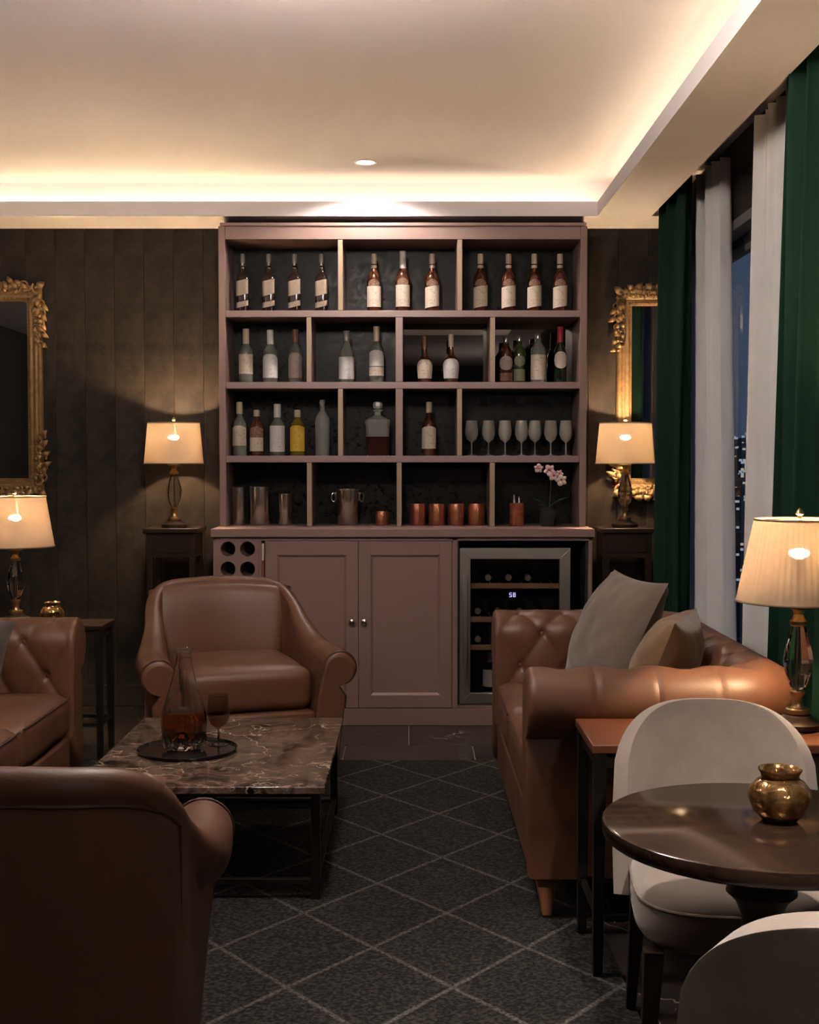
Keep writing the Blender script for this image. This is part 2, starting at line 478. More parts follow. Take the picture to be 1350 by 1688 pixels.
# ------------------------------------------------------------------ mesh helpers
class MB:
    def __init__(self):
        self.v = []
        self.f = []
    def add(self, vs, fs):
        o = len(self.v)
        self.v += [tuple(p) for p in vs]
        self.f += [tuple(i + o for i in q) for q in fs]
    def box(self, x0, x1, y0, y1, z0, z1):
        self.add([(x0, y0, z0), (x1, y0, z0), (x1, y1, z0), (x0, y1, z0), (x0, y0, z1), (x1, y0, z1), (x1, y1, z1), (x0, y1, z1)],
                 [(0, 3, 2, 1), (4, 5, 6, 7), (0, 1, 5, 4), (1, 2, 6, 5), (2, 3, 7, 6), (3, 0, 4, 7)])
        return self
    def lathe(self, prof, seg=24, cx=0, cy=0, cap0=True, cap1=True, sq=2.0, rot=0.0, ky=1.0):
        """profile of (radius, z); sq > 2 squares the plan off"""
        n = len(prof)
        vs = []
        for r, z in prof:
            for k in range(seg):
                a = 2 * PI * k / seg + rot
                c, s = math.cos(a), math.sin(a)
                q = 1.0 / (abs(c) ** sq + abs(s) ** sq) ** (1.0 / sq) if sq != 2.0 else 1.0
                vs.append((cx + r * q * c, cy + r * q * s * ky, z))
        fs = []
        for i in range(n - 1):
            for k in range(seg):
                k2 = (k + 1) % seg
                fs.append((i * seg + k, i * seg + k2, (i + 1) * seg + k2, (i + 1) * seg + k))
        if cap0:
            fs.append(tuple(range(seg - 1, -1, -1)))
        if cap1:
            fs.append(tuple((n - 1) * seg + k for k in range(seg)))
        self.add(vs, fs)
        return self
    def tube(self, pts, r, seg=8, closed=False, taper=None):
        pts = [Vector(p) for p in pts]
        n = len(pts)
        vs, fs = [], []
        up = None
        for i, p in enumerate(pts):
            if closed:
                t = pts[(i + 1) % n] - pts[i - 1]
            else:
                t = pts[min(i + 1, n - 1)] - pts[max(i - 1, 0)]
            t.normalize()
            if up is None:
                up = t.orthogonal().normalized()
            up = (up - t * up.dot(t))
            if up.length < 1e-5:
                up = t.orthogonal()
            up.normalize()
            b = t.cross(up)
            rr = r if taper is None else r * taper[i]
            for k in range(seg):
                a = 2 * PI * k / seg
                vs.append(p + (up * math.cos(a) + b * math.sin(a)) * rr)
        m = n if closed else n - 1
        for i in range(m):
            j = (i + 1) % n
            for k in range(seg):
                k2 = (k + 1) % seg
                fs.append((i * seg + k, i * seg + k2, j * seg + k2, j * seg + k))
        if not closed:
            fs.append(tuple(range(seg - 1, -1, -1)))
            fs.append(tuple((n - 1) * seg + k for k in range(seg)))
        self.add(vs, fs)
        return self
    def frust(self, c0, s0, c1, s1):
        """square bar from centre c0 (half sizes s0) to c1 (half sizes s1)"""
        vs = []
        for c, s in ((c0, s0), (c1, s1)):
            for dx, dy in ((-1, -1), (1, -1), (1, 1), (-1, 1)):
                vs.append((c[0] + dx * s[0], c[1] + dy * s[1], c[2]))
        self.add(vs, [(0, 3, 2, 1), (4, 5, 6, 7), (0, 1, 5, 4), (1, 2, 6, 5), (2, 3, 7, 6), (3, 0, 4, 7)])
        return self
    def grid(self, fn, nu, nv, flip=False):
        vs = [fn(i / nu, j / nv) for i in range(nu + 1) for j in range(nv + 1)]
        fs = []
        for i in range(nu):
            for j in range(nv):
                a = i * (nv + 1) + j
                q = (a, a + nv + 1, a + nv + 2, a + 1)
                fs.append(q[::-1] if flip else q)
        self.add(vs, fs)
        return self
    def rbox(self, w, d, h, r, n=10, crown=0.0, c=(0, 0, 0), sag=0.0):
        """soft cushion: rounded box with crowned top, centred at c"""
        idx, vs, fs = {}, [], []
        hs = (w / 2, d / 2, h / 2)
        def vert(i, j, k):
            key = (i, j, k)
            if key in idx:
                return idx[key]
            q = [(-hs[a] + 2 * hs[a] * t / n) for a, t in enumerate(key)]
            core = [max(-hs[a] + r, min(hs[a] - r, q[a])) for a in range(3)]
            dv = Vector([q[a] - core[a] for a in range(3)])
            if dv.length > 1e-9:
                # cube corner -> round corner
                m = max(abs(x) for x in dv)
                dv = dv.normalized() * m if m < r * 0.999 else dv.normalized() * r
            p = Vector(core) + dv
            u, v = p.x / hs[0], p.y / hs[1]
            cz = (1 - abs(u) ** 2.5) * (1 - abs(v) ** 2.5)
            zz = p.z + (crown * cz * (1 if p.z > 0 else -sag) if abs(p.z) > hs[2] * 0.2 else 0)
            idx[key] = len(vs)
            vs.append((p.x + c[0], p.y + c[1], zz + c[2]))
            return idx[key]
        for a in range(3):
            b, e = (a + 1) % 3, (a + 2) % 3
            for side in (0, n):
                for i in range(n):
                    for j in range(n):
                        q = []
                        for di, dj in ((0, 0), (1, 0), (1, 1), (0, 1)):
                            k = [0, 0, 0]
                            k[a], k[b], k[e] = side, i + di, j + dj
                            q.append(vert(*k))
                        fs.append(tuple(q) if side else tuple(q[::-1]))
        self.add(vs, fs)
        return self
    def build(self, name, material, parent=None, smooth=40, bevel=0.0, seg=2, loc=None):
        me = bpy.data.meshes.new(name)
        me.from_pydata(self.v, [], self.f)
        me.materials.append(material)
        if smooth:
            me.shade_smooth()
            me.set_sharp_from_angle(angle=R(smooth))
        me.update()
        o = bpy.data.objects.new(name, me)
        COL.objects.link(o)
        if parent is not None:
            o.parent = parent
        if loc is not None:
            o.location = loc
        if bevel:
            b = o.modifiers.new('bevel', 'BEVEL')
            b.width = bevel
            b.segments = seg
            b.limit_method = 'ANGLE'
            b.angle_limit = R(40)
        return o

def bx(name, x0, x1, y0, y1, z0, z1, m, parent=None, bevel=0.0):
    return MB().box(x0, x1, y0, y1, z0, z1).build(name, m, parent, smooth=0 if not bevel else 40, bevel=bevel)

def tag(o, label, cat, group=None):
    o['label'] = label
    o['category'] = cat
    if group:
        o['group'] = group
    return o

def thing(name, label, cat, loc=(0, 0, 0), rz=0.0, group=None):
    o = bpy.data.objects.new(name, None)
    o.empty_display_size = 0.05
    COL.objects.link(o)
    o.location = loc
    o.rotation_euler = (0, 0, rz)
    return tag(o, label, cat, group)

def struct(o):
    o['kind'] = 'structure'
    return o

def dup(o, parent=None):
    c = o.copy()
    COL.objects.link(c)
    if parent is not None:
        c.parent = parent
    for ch in list(o.children):
        dup(ch, c)
    return c

def smoothstep(a, b, x):
    t = max(0.0, min(1.0, (x - a) / (b - a)))
    return t * t * (3 - 2 * t)

# ================================================================== ROOM SHELL
XL, XR, YB, YF = -3.6, 1.42, 6.65, -2.6
floor = struct(bx('floor', XL, XR + 0.1, YF, YB, -0.12, -0.006, M['grout']))
TW, TD = 0.571, 0.5555
row = 0
k = 0
y = 5.70 + 2 * TD
tile_mesh = None
while y > 1.2:
    off = -0.003 if (row % 2 == 1) else -0.003 - TW / 2
    i0 = int((XL - off) / TW) - 1
    for i in range(i0, 12):
        x0, x1 = off + i * TW, off + (i + 1) * TW
        y0, y1 = y - TD, y
        cx0, cx1, cy1 = max(x0, XL), min(x1, XR), min(y1, YB)
        if cx1 - cx0 < 0.03 or cy1 - y0 < 0.03:
            continue
        if x0 > -2.30 and x1 < 0.50 and y0 > 2.3 and y1 < 5.36:
            continue                                      # wholly under the rug
        g = 0.0026
        b = MB().box(cx0 + g - (cx0 + cx1) / 2, cx1 - g - (cx0 + cx1) / 2, y0 + g - (y0 + cy1) / 2, cy1 - g - (y0 + cy1) / 2, -0.012, 0.0)
        b.build('tile', M['floor'], floor, smooth=0, bevel=0.0008, seg=1, loc=((cx0 + cx1) / 2, (y0 + cy1) / 2, 0))
    row += 1
    y -= TD

ceil = struct(bx('ceiling', XL, XR + 0.16, YF, YB + 0.2, 2.678, 2.80, M['ceiling']))
# soffit ring around the recessed tray, each side with its own cove trough
SB, ST = 2.484, 2.556
def soffit(name, x0, x1, y0, y1, cx0, cx1, cy0, cy1, lip):
    """solid soffit (x0..x1, y0..y1) hung under the slab; the trough cx/cy is left open above, behind a thin lip"""
    b = MB()
    b.box(x0, x1, y0, y1, SB, SB + 0.022)
    lx0, lx1, ly0, ly1 = lip
    b.box(lx0, lx1, ly0, ly1, SB + 0.022, ST)
    b.box(cx0, cx1, cy0, cy1, SB + 0.022, 2.678)
    return struct(b.build(name, M['ceiling'], None, smooth=0))
RX, RYB, RXL, RYF = 0.925, 6.315, -2.9, 1.15
soffit('trim_1', XL, XR, RYB, YB, XL, XR, 6.47, YB, (RXL - 0.02, RX + 0.02, RYB, RYB + 0.02))
soffit('trim_2', RX, 1.19, YF, RYB, 1.11, 1.19, YF, RYB, (RX, RX + 0.02, RYF - 0.02, RYB))
soffit('trim_3', XL, RXL, YF, RYB, XL, RXL - 0.18, YF, RYB, (RXL - 0.02, RXL, RYF - 0.02, RYB))
soffit('trim_4', RXL, RX, YF, RYF, RXL, RX, YF, RYF - 0.18, (RXL, RX, RYF - 0.02, RYF))
# LED tapes lying in the troughs
def led(label, x0, x1, y0, y1):
    o = bx('light_strip', x0, x1, y0, y1, SB + 0.046, SB + 0.076, M['led'])
    tag(o, label, 'light strip', 'cove light strips')
led('warm cove light strip in the ceiling tray above the bar cabinet', RXL, RX, 6.405, 6.411)
led('warm cove light strip in the ceiling tray along the curtain side', 1.04, 1.046, RYF, RYB)
led('warm cove light strip in the ceiling tray along the left wall', RXL - 0.121, RXL - 0.115, RYF, RYB)
led('warm cove light strip in the ceiling tray behind the viewer', RXL, RX, RYF - 0.121, RYF - 0.115)

# back wall: solid wall faced with narrow upright boards
wall = struct(bx('wall_back', XL, XR + 0.1, YB + 0.012, YB + 0.2, 0, 2.75, M['black']))
PW = 0.1538
x = -1.839 - 12 * PW
while x < XR:
    x0, x1 = max(x, XL), min(x + PW, XR)
    if x1 - x0 > 0.02 and not (x0 > -0.93 and x1 < 0.86):
        b = MB().box(-(x1 - x0) / 2 + 0.0007, (x1 - x0) / 2 - 0.0007, -0.006, 0.008, 0, 2.50)
        b.build('board', M['wall'], wall, smooth=0, bevel=0.001, seg=1, loc=((x0 + x1) / 2, YB + 0.004, 0))
    x += PW
struct(bx('baseboard_back', XL, XR, YB - 0.018, YB - 0.002, 0, 0.11, M['wall_plain'], bevel=0.004))
struct(bx('wall_left', XL - 0.15, XL, YF, YB + 0.2, 0, 2.75, M['wall_plain']))
struct(bx('wall_front', XL, XR + 0.3, YF - 0.15, YF, 0, 2.75, M['wall_plain']))
# right wall around the tall window
WY0, WY1, WZ0, WZ1 = 2.5, 6.50, 0.10, 2.33
b = MB()
b.box(XR, XR + 0.16, WY1, YB + 0.2, 0, 2.75)
b.box(XR, XR + 0.16, YF, WY0, 0, 2.75)
b.box(XR, XR + 0.16, WY0, WY1, WZ1, 2.75)
b.box(XR, XR + 0.16, WY0, WY1, -0.1, WZ0)
struct(b.build('wall_right', M['wall'], None, smooth=0))
win = bpy.data.objects.new('window_1', None)
COL.objects.link(win)
struct(win)
def rect_frame(x0, x1, y0, y1, z0, z1, t):
    b = MB()
    b.box(x0, x1, y0, y1, z1 - t, z1).box(x0, x1, y0, y1, z0, z0 + t)
    b.box(x0, x1, y0, y0 + t, z0 + t, z1 - t).box(x0, x1, y1 - t, y1, z0 + t, z1 - t)
    return b
rect_frame(XR - 0.004, XR + 0.07, WY0, WY1, WZ0, WZ1, 0.045).build('window_frame', M['frame_grey'], win, smooth=0, bevel=0.003)
rect_frame(XR + 0.07, XR + 0.13, WY0, WY1, WZ0, WZ1, 0.085).build('sash', M['frame_dark'], win, smooth=0, bevel=0.003)
rect_frame(XR + 0.078, XR + 0.11, WY0 + 0.085, WY1 - 0.085, WZ0 + 0.085, WZ1 - 0.085, 0.03).build('glazing_bead', M['frame_grey'], win, smooth=0, bevel=0.002)
MB().box(XR + 0.094, XR + 0.1, WY0 + 0.1, WY1 - 0.1, WZ0 + 0.1, WZ1 - 0.1).build('pane', M['pane'], win, smooth=0)
# downlights
def downlight(label, x, y, power, size=0.05, blend=0.6, angle=100, aim=None):
    t = thing('ceiling_downlight', label, 'downlight', (x, y, 2.678), 0, 'recessed ceiling downlights')
    MB().lathe([(0.042, 0.0), (0.052, 0.0), (0.053, -0.003), (0.050, -0.006), (0.042, -0.004)], 32, cap0=False, cap1=False).build('ring', M['white_metal'], t)
    MB().lathe([(0.0005, -0.002), (0.042, -0.002)], 32, cap0=False, cap1=False).build('lens', M['spot_lens'], t)
    L = bpy.data.lights.new('downlight_lamp', 'SPOT')
    L.energy = power
    L.color = SPOT_COLOR
    L.spot_size = R(angle)
    L.spot_blend = blend
    L.shadow_soft_size = size
    lo = bpy.data.objects.new('lamp', L)
    COL.objects.link(lo)
    lo.parent = t
    lo.location = (0, 0, -0.012)
    if aim:
        lo.rotation_euler = (Vector(aim) - Vector((x, y, 2.666))).to_track_quat('-Z', 'Y').to_euler()
    return t
downlight('round white downlight in the ceiling above the bar cabinet', -0.205, 6.02, SPOT_POWER * 4, 0.03, 0.35, 150)
downlight('added round white downlight in the ceiling over the round table, above the picture', 0.72, 1.25, SPOT_POWER * 40, 0.04, 0.45, 45, (.72, 2.1, .55))  # unseen spot added to light the round table and rear chair
downlight('added round white fill downlight in the ceiling over the front armchair, above the picture', -0.9, 2.9, SPOT_POWER * 1.2, 0.045, 0.9, 90)  # weak unseen fill light added above the seating

# fill lights added out of view to brighten the room, shaped as opal globes
def opal(name, label, x, y, drop, r):
    t = thing(name, label, 'fill light', (x, y, 2.678))
    MB().lathe([(.06, 0), (.06, -.010), (.010, -.016), (.010, -drop + .01), (.03, -drop)], 32).build('canopy', M['brass'], t, smooth=40)
    pr = [(.03, -drop - .001)] + [(r * math.sin(R(a)), -drop - r * .96 + r * math.cos(R(a))) for a in range(20, 180, 10)] + [(.0005, -drop - 1.96 * r)]
    MB().lathe(pr, 28).build('globe', M['opal'], t, smooth=80)
opal('fill_pendant', 'added opal fill globe over the left sofa, outside the picture', -1.9, 3.0, .42, .060)
opal('fill_pendant', 'added opal fill globe hanging unseen behind the viewer at right', 1.0, -.6, .58, .060)
opal('fill_ceiling_globe', 'small added opal fill globe under the ceiling over the coffee table, above the picture', -.3, 3.1, .03, .124)

# ------------------------------------------------------------------ city outside
g = MB()
g.add([(40, -800, -75), (5200, -800, -75), (5200, 5200, 60), (40, 5200, 60)], [(0, 1, 2, 3)])
g = MB()
def terrain(u, v):
    X = 30 + 2600 * u
    Yy = -300 + 4200 * v
    d = math.hypot(X, Yy)
    return (X, Yy, -75 + 150 * smoothstep(300, 4000, d) + 6 * noise.noise(Vector((X * 0.004, Yy * 0.004, 0))))
g.grid(terrain, 60, 80)
city = tag(g.build('city_ground', M['ground'], None, smooth=60), 'dark ground of the night city far below the window', 'ground')
def tz(X, Yy):
    d = math.hypot(X, Yy)
    return -75 + 150 * smoothstep(300, 4000, d) + 6 * noise.noise(Vector((X * 0.004, Yy * 0.004, 0)))
crnd = random.Random(21)
placed = []
for i in range(150):
    dist = 170 * (1.018 ** i) * crnd.uniform(0.92, 1.08)
    k = crnd.uniform(0.14, 0.42) if i % 3 else crnd.uniform(0.23, 0.31)
    X, Yy = dist * k, dist
    wd, dp = crnd.uniform(9, 22), crnd.uniform(9, 22)
    if any(math.hypot(X - a_, Yy - b_) < 0.62 * (wd + dp + r_) for a_, b_, r_ in placed):
        continue
    placed.append((X, Yy, 0.5 * (wd + dp)))
    h = crnd.uniform(9, 34)
    z0 = tz(X, Yy) - 1.0
    t = thing('city_building', 'dark distant city building with a few lit windows, seen through the curtain gap', 'building', (X, Yy, z0), crnd.uniform(-0.4, 0.4), 'distant city buildings')
    b = MB().box(-wd / 2, wd / 2, -dp / 2, dp / 2, 0, h)
    b.box(-wd / 5, wd / 6, -dp / 5, dp / 5, h, h + 2.5)
    b.build('block', M['tower'], t, smooth=0)
    for nm, mm in (('lit_window', M['lit']), ('lit_window', M['lit_cool'])):
        b = MB()
        cnt = 0
        for fl in range(1, int(h / 3.2)):
            for c in range(int(wd / 2.6)):
                if crnd.random() < 0.15:
                    xx = -wd / 2 + 1.2 + c * 2.6
                    zz = fl * 3.2
                    s = max(1.0, dist / 600.0)
                    b.box(xx - 0.7 * s, xx + 0.7 * s, -dp / 2 - 0.12, -dp / 2, zz - 0.55 * s, zz + 0.55 * s)
                    cnt += 1
        if cnt:
            o = b.build(nm, mm, t, smooth=0)
            o['kind'] = 'stuff'
for nm, mm, n_, lab in (('city_lights', M['lit'], 900, 'warm street lights sprinkled over the far city'), ('city_lights', M['lit_cool'], 600, 'cool white lights sprinkled over the far city')):
    b = MB()
    for i in range(n_):
        dist = 260 * math.exp(crnd.random() * 2.6)
        k = crnd.uniform(0.12, 0.44)
        X, Yy = dist * k, dist
        s = dist * crnd.uniform(0.0005, 0.0012)
        z0 = tz(X, Yy) + crnd.uniform(1, 14)
        b.box(X - s * crnd.uniform(0.6, 1.8), X + s, Yy - s, Yy + s, z0, z0 + 1.5 * s)
    o = b.build(nm, mm, city, smooth=0)
    o['kind'] = 'stuff'
    o['label'] = lab

# ------------------------------------------------------------------ curtains
def curtain(name, label, cat, m, xc, y_top, y_bot, amp, lam, z0, z1, seed, thick=0.0, group=None, nz=26):
    """cloth gathered into folds; y_top and y_bot are the (far, near) ends at head and hem"""
    rr = random.Random(seed)
    ph = rr.uniform(0, 6.28)
    L = abs(y_top[0] - y_top[1])
    nf = max(3, int(L / lam * 14))
    b = MB()
    def fn(u, v):
        z = z0 + (z1 - z0) * v
        e = 1 - v
        ya = y_bot[0] + (y_top[0] - y_bot[0]) * v
        yb = y_bot[1] + (y_top[1] - y_bot[1]) * v
        q = u + 0.012 * math.sin(9 * u + seed) * e
        yy = ya + (yb - ya) * q
        s = u * L / lam * 2 * PI
        wv = math.sin(s + ph + 0.5 * math.sin(1.3 * s * 0.5 + seed) + 0.25 * math.sin(z * 1.7 + seed))
        wv = math.copysign(abs(wv) ** 0.8, wv)
        x = xc + amp * (0.75 + 0.3 * e) * wv + 0.35 * amp * math.sin(0.43 * s + seed + 0.4 * z)
        yy += 0.3 * lam * math.cos(s + ph) * 0.45
        return (x, yy, z)
    b.grid(fn, nf, nz)
    o = b.build(name, m, None, smooth=80)
    if thick:
        sm = o.modifiers.new('cloth', 'SOLIDIFY')
        sm.thickness = thick
    tag(o, label, cat, group)
    return o
curtain('drape', 'bottle green velvet drape in the far corner beside the right mirror', 'curtain', M['green'], 1.246, (6.265, 5.78), (6.265, 5.84), 0.040, 0.10, 0.012, 2.60, 3, 0.004, 'green velvet drapes')
curtain('sheer_curtain', 'white sheer curtain hanging left of the night window gap', 'curtain', M['sheer'], 1.362, (6.28, 5.60), (6.28, 5.42), 0.038, 0.085, 0.012, 2.60, 5, 0, 'white sheer curtains')
curtain('sheer_curtain', 'white sheer curtain hanging right of the night window gap', 'curtain', M['sheer'], 1.362, (4.96, 4.30), (5.07, 4.30), 0.038, 0.085, 0.012, 2.60, 9, 0, 'white sheer curtains')
curtain('drape', 'bottle green velvet drape at the right picture edge behind the pleated lamp', 'curtain', M['green'], 1.245, (4.20, 3.05), (4.29, 3.05), 0.056, 0.13, 0.012, 2.60, 12, 0.004, 'green velvet drapes')

# ================================================================== BAR CABINET
CF = 6.12                                                # front plane
base = thing('bar_cabinet', 'mauve taupe base cabinet with two panelled doors, bottle holes and a fridge niche', 'cabinet', (0, 0, 0))
b = MB()
b.box(-0.945, 0.880, CF + 0.02, YB - 0.03, 0.085, 0.10)   # floor of the carcass
b.box(-0.945, -0.929, CF, YB - 0.03, 0.085, 0.915)
b.box(0.861, 0.880, CF, YB - 0.03, 0.0, 0.915)
b.box(0.206, 0.232, CF, YB - 0.03, 0.085, 0.915)
b.box(-0.727, -0.712, CF + 0.004, YB - 0.03, 0.085, 0.897)
b.box(-0.945, 0.880, CF, CF + 0.02, 0.897, 0.915)
b.box(-0.945, 0.861, YB - 0.05, YB - 0.03, 0.085, 0.915)
b.box(-0.700, 0.206, CF + 0.024, YB - 0.05, 0.10, 0.897)
b.build('carcass', M['cabinet'], base, smooth=0, bevel=0.002)
bx('plinth', -0.945, 0.861, CF + 0.006, CF + 0.03, 0.0, 0.0845, M['cabinet'], base, bevel=0.002)
bx('niche_lining', 0.233, 0.8605, YB - 0.07, YB - 0.052, 0.101, 0.896, M['black'], base)
bx('niche_side', 0.848, 0.8605, CF + 0.012, YB - 0.07, 0.101, 0.896, M['black'], base)
bx('niche_side', 0.2325, 0.238, CF + 0.012, YB - 0.07, 0.101, 0.896, M['black'], base)
# bottle rack front with round holes
b = MB()
def hole_cell(b, x0, x1, z0, z1, cx, cz, r, y0, y1, seg=32):
    ring, sqr = [], []
    for k in range(seg):
        a = 2 * PI * k / seg + PI / 4
        c, s = math.cos(a), math.sin(a)
        ring.append((cx + r * c, cz + r * s))
        t = 1 / max(abs(c), abs(s))
        sqr.append((cx + c * t * ((x1 - cx) if c > 0 else (cx - x0)), cz + s * t * ((z1 - cz) if s > 0 else (cz - z0))))
    vs = [(p[0], y0, p[1]) for p in sqr] + [(p[0], y0, p[1]) for p in ring] + [(p[0], y1, p[1]) for p in ring]
    fs = []
    for k in range(seg):
        k2 = (k + 1) % seg
        fs.append((k, k2, seg + k2, seg + k))
        fs.append((seg + k, seg + k2, 2 * seg + k2, 2 * seg + k))
    b.add(vs, fs)
RX0, RXM, RX1 = -0.929, -0.8265, -0.727
for r_ in range(5):
    zc = 0.857 - 0.0965 * r_
    for xa, xb in ((RX0, RXM), (RXM, RX1)):
        xc = -0.874 if xa == RX0 else -0.780
        hole_cell(b, xa, xb, zc - 0.04825, zc + (0.04825 if r_ else 0.040), xc, zc, 0.036, CF + 0.002, CF + 0.16)
b.box(RX0, RX1, CF + 0.002, CF + 0.02, 0.10, 0.857 - 4.5 * 0.0965)
b.build('bottle_rack', M['cabinet'], base, smooth=30)
bx('rack_back', RX0, RX1, CF + 0.17, CF + 0.18, 0.1, 0.897, M['black'], base)
# doors
def door(x0, x1, knob_x, label):
    z0, z1, st, tr, br = 0.088, 0.895, 0.058, 0.068, 0.062
    b = MB()
    b.box(x0, x0 + st, CF, CF + 0.022, z0, z1).box(x1 - st, x1, CF, CF + 0.022, z0, z1)
    b.box(x0 + st, x1 - st, CF, CF + 0.022, z1 - tr, z1).box(x0 + st, x1 - st, CF, CF + 0.022, z0, z0 + br)
    d = b.build('door', M['cabinet'], base, smooth=0, bevel=0.0016)
    # moulded bead sloping from the frame down to the recessed panel
    xi0, xi1, zi0, zi1, w_ = x0 + st, x1 - st, z0 + br, z1 - tr, 0.012
    b = MB()
    o_ = [(xi0, zi0), (xi1, zi0), (xi1, zi1), (xi0, zi1)]
    i_ = [(xi0 + w_, zi0 + w_), (xi1 - w_, zi0 + w_), (xi1 - w_, zi1 - w_), (xi0 + w_, zi1 - w_)]
    b.add([(p[0], CF + 0.002, p[1]) for p in o_] + [(p[0], CF + 0.014, p[1]) for p in i_],
          [(k, (k + 1) % 4, 4 + (k + 1) % 4, 4 + k) for k in range(4)])
    b.build('moulding', M['cabinet'], d, smooth=0)
    bx('panel', xi0 + 0.004, xi1 - 0.004, CF + 0.012, CF + 0.02, zi0 + 0.004, zi1 - 0.004, M['cabinet'], d)
    kb = MB().lathe([(0.006, 0), (0.005, 0.010), (0.011, 0.016), (0.0145, 0.022), (0.013, 0.029), (0.006, 0.032), (0.0005, 0.0325)], 20)
    ko = kb.build('knob', M['chrome'], d, loc=(knob_x, CF, 0.507))
    ko.rotation_euler = (R(90), 0, 0)
    ko['label'] = 'small round polished knob'
    return d
door(-0.694, -0.2475, -0.277, '')
door(-0.2445, 0.2035, -0.218, '')
# worktop
top = bx('worktop', -0.953, 0.888, CF - 0.022, YB - 0.02, 0.915, 0.955, M['cabinet'], None, bevel=0.003)
tag(top, 'mauve taupe worktop slab running over the bar cabinet', 'worktop')
# slim bindings standing in the slot beside the bottle holes
sb = thing('menu_folder', 'slim rust brown folder with cream top standing beside the bottle holes', 'folder', (-0.7060, CF + 0.1, 0.1006))
bx('cover', -0.0052, 0.0052, -0.095, 0.09, 0, 0.70, M['rust'], sb, bevel=0.001)
bx('card', -0.0048, 0.0048, -0.095, 0.085, 0.7005, 0.783, M['cream'], sb, bevel=0.001)

# wine fridge
fr = thing('wine_fridge', 'stainless framed wine fridge with smoked glass door in the cabinet niche', 'fridge', (0, 0, 0))
FX0, FX1, FZ0, FZ1 = 0.242, 0.776, 0.101, 0.860
b = MB()
b.box(FX0 + 0.01, FX0 + 0.03, CF + 0.055, YB - 0.08, FZ0, FZ1)
b.box(FX1 - 0.03, FX1 - 0.01, CF + 0.055, YB - 0.08, FZ0, FZ1)
b.box(FX0 + 0.03, FX1 - 0.03, CF + 0.055, YB - 0.08, FZ0, FZ0 + 0.03)
b.box(FX0 + 0.03, FX1 - 0.03, CF + 0.055, YB - 0.08, FZ1 - 0.03, FZ1)
b.box(FX0 + 0.03, FX1 - 0.03, YB - 0.11, YB - 0.08, FZ0 + 0.03, FZ1 - 0.03)
b.build('housing', M['black'], fr, smooth=0)
fd = rect_frame(0, 0.02, 0, 1, 0, 1, 0.1)
def mitred(x0, x1, z0, z1, t, y0, y1):
    b = MB()
    o_ = [(x0, z0), (x1, z0), (x1, z1), (x0, z1)]
    i_ = [(x0 + t, z0 + t), (x1 - t, z0 + t), (x1 - t, z1 - t), (x0 + t, z1 - t)]
    for k in range(4):
        k2 = (k + 1) % 4
        q = [o_[k], o_[k2], i_[k2], i_[k]]
        vs = [(p[0], y0, p[1]) for p in q] + [(p[0], y1, p[1]) for p in q]
        b.add(vs, [(0, 1, 2, 3), (7, 6, 5, 4), (0, 4, 5, 1), (1, 5, 6, 2), (2, 6, 7, 3), (3, 7, 4, 0)])
    return b
fdoor = mitred(FX0, FX1, FZ0 + 0.004, FZ1, 0.052, CF + 0.01, CF + 0.045).build('door', M['steel'], fr, smooth=0, bevel=0.0012)
bx('pane', FX0 + 0.048, FX1 - 0.048, CF + 0.022, CF + 0.028, FZ0 + 0.05, FZ1 - 0.048, M['fridge_pane'], fdoor)
b = MB().box(-0.011, 0.011, -0.044, -0.026, 0.235, 0.735)
b.box(-0.008, 0.008, -0.026, 0.012, 0.27, 0.29).box(-0.008, 0.008, -0.026, 0.012, 0.68, 0.70)
h_ = b.build('handle', M['steel'], fdoor, smooth=40, bevel=0.003, loc=(0.266, CF, 0))
h_['label'] = 'tall square bar handle'
for zf in (0.673, 0.509, 0.372):
    sh = bx('shelf_board', FX0 + 0.04, FX1 - 0.04, CF + 0.06, CF + 0.075, zf - 0.013, zf + 0.013, M['beech'], fr, bevel=0.002)
    b = MB()
    for kx in range(9):
        xx = FX0 + 0.06 + kx * (FX1 - FX0 - 0.12) / 8
        b.tube([(xx, CF + 0.075, zf - 0.004), (xx, YB - 0.13, zf - 0.004)], 0.003, 6)
    b.build('wire_rack', M['steel'], sh)
dp = bx('control_panel', 0.45, 0.552, CF + 0.05, CF + 0.06, 0.612, 0.646, M['display_back'], fr)
# two seven-segment digits "58"
b = MB()
def seg7(b, ox, oz, w_, h_, on, y):
    t = 0.0028
    segs = {'a': (0, w_, h_ - t, h_), 'd': (0, w_, 0, t), 'g': (0, w_, h_ / 2 - t / 2, h_ / 2 + t / 2),
            'f': (0, t, h_ / 2, h_), 'b': (w_ - t, w_, h_ / 2, h_), 'e': (0, t, 0, h_ / 2), 'c': (w_ - t, w_, 0, h_ / 2)}
    for s in on:
        q = segs[s]
        b.box(ox + q[0], ox + q[1], y - 0.001, y, oz + q[2], oz + q[3])
seg7(b, 0.485, 0.620, 0.012, 0.021, 'afgcd', CF + 0.05)
seg7(b, 0.503, 0.620, 0.012, 0.021, 'abcdefg', CF + 0.05)
b.build('digits', M['display'], dp, smooth=0)

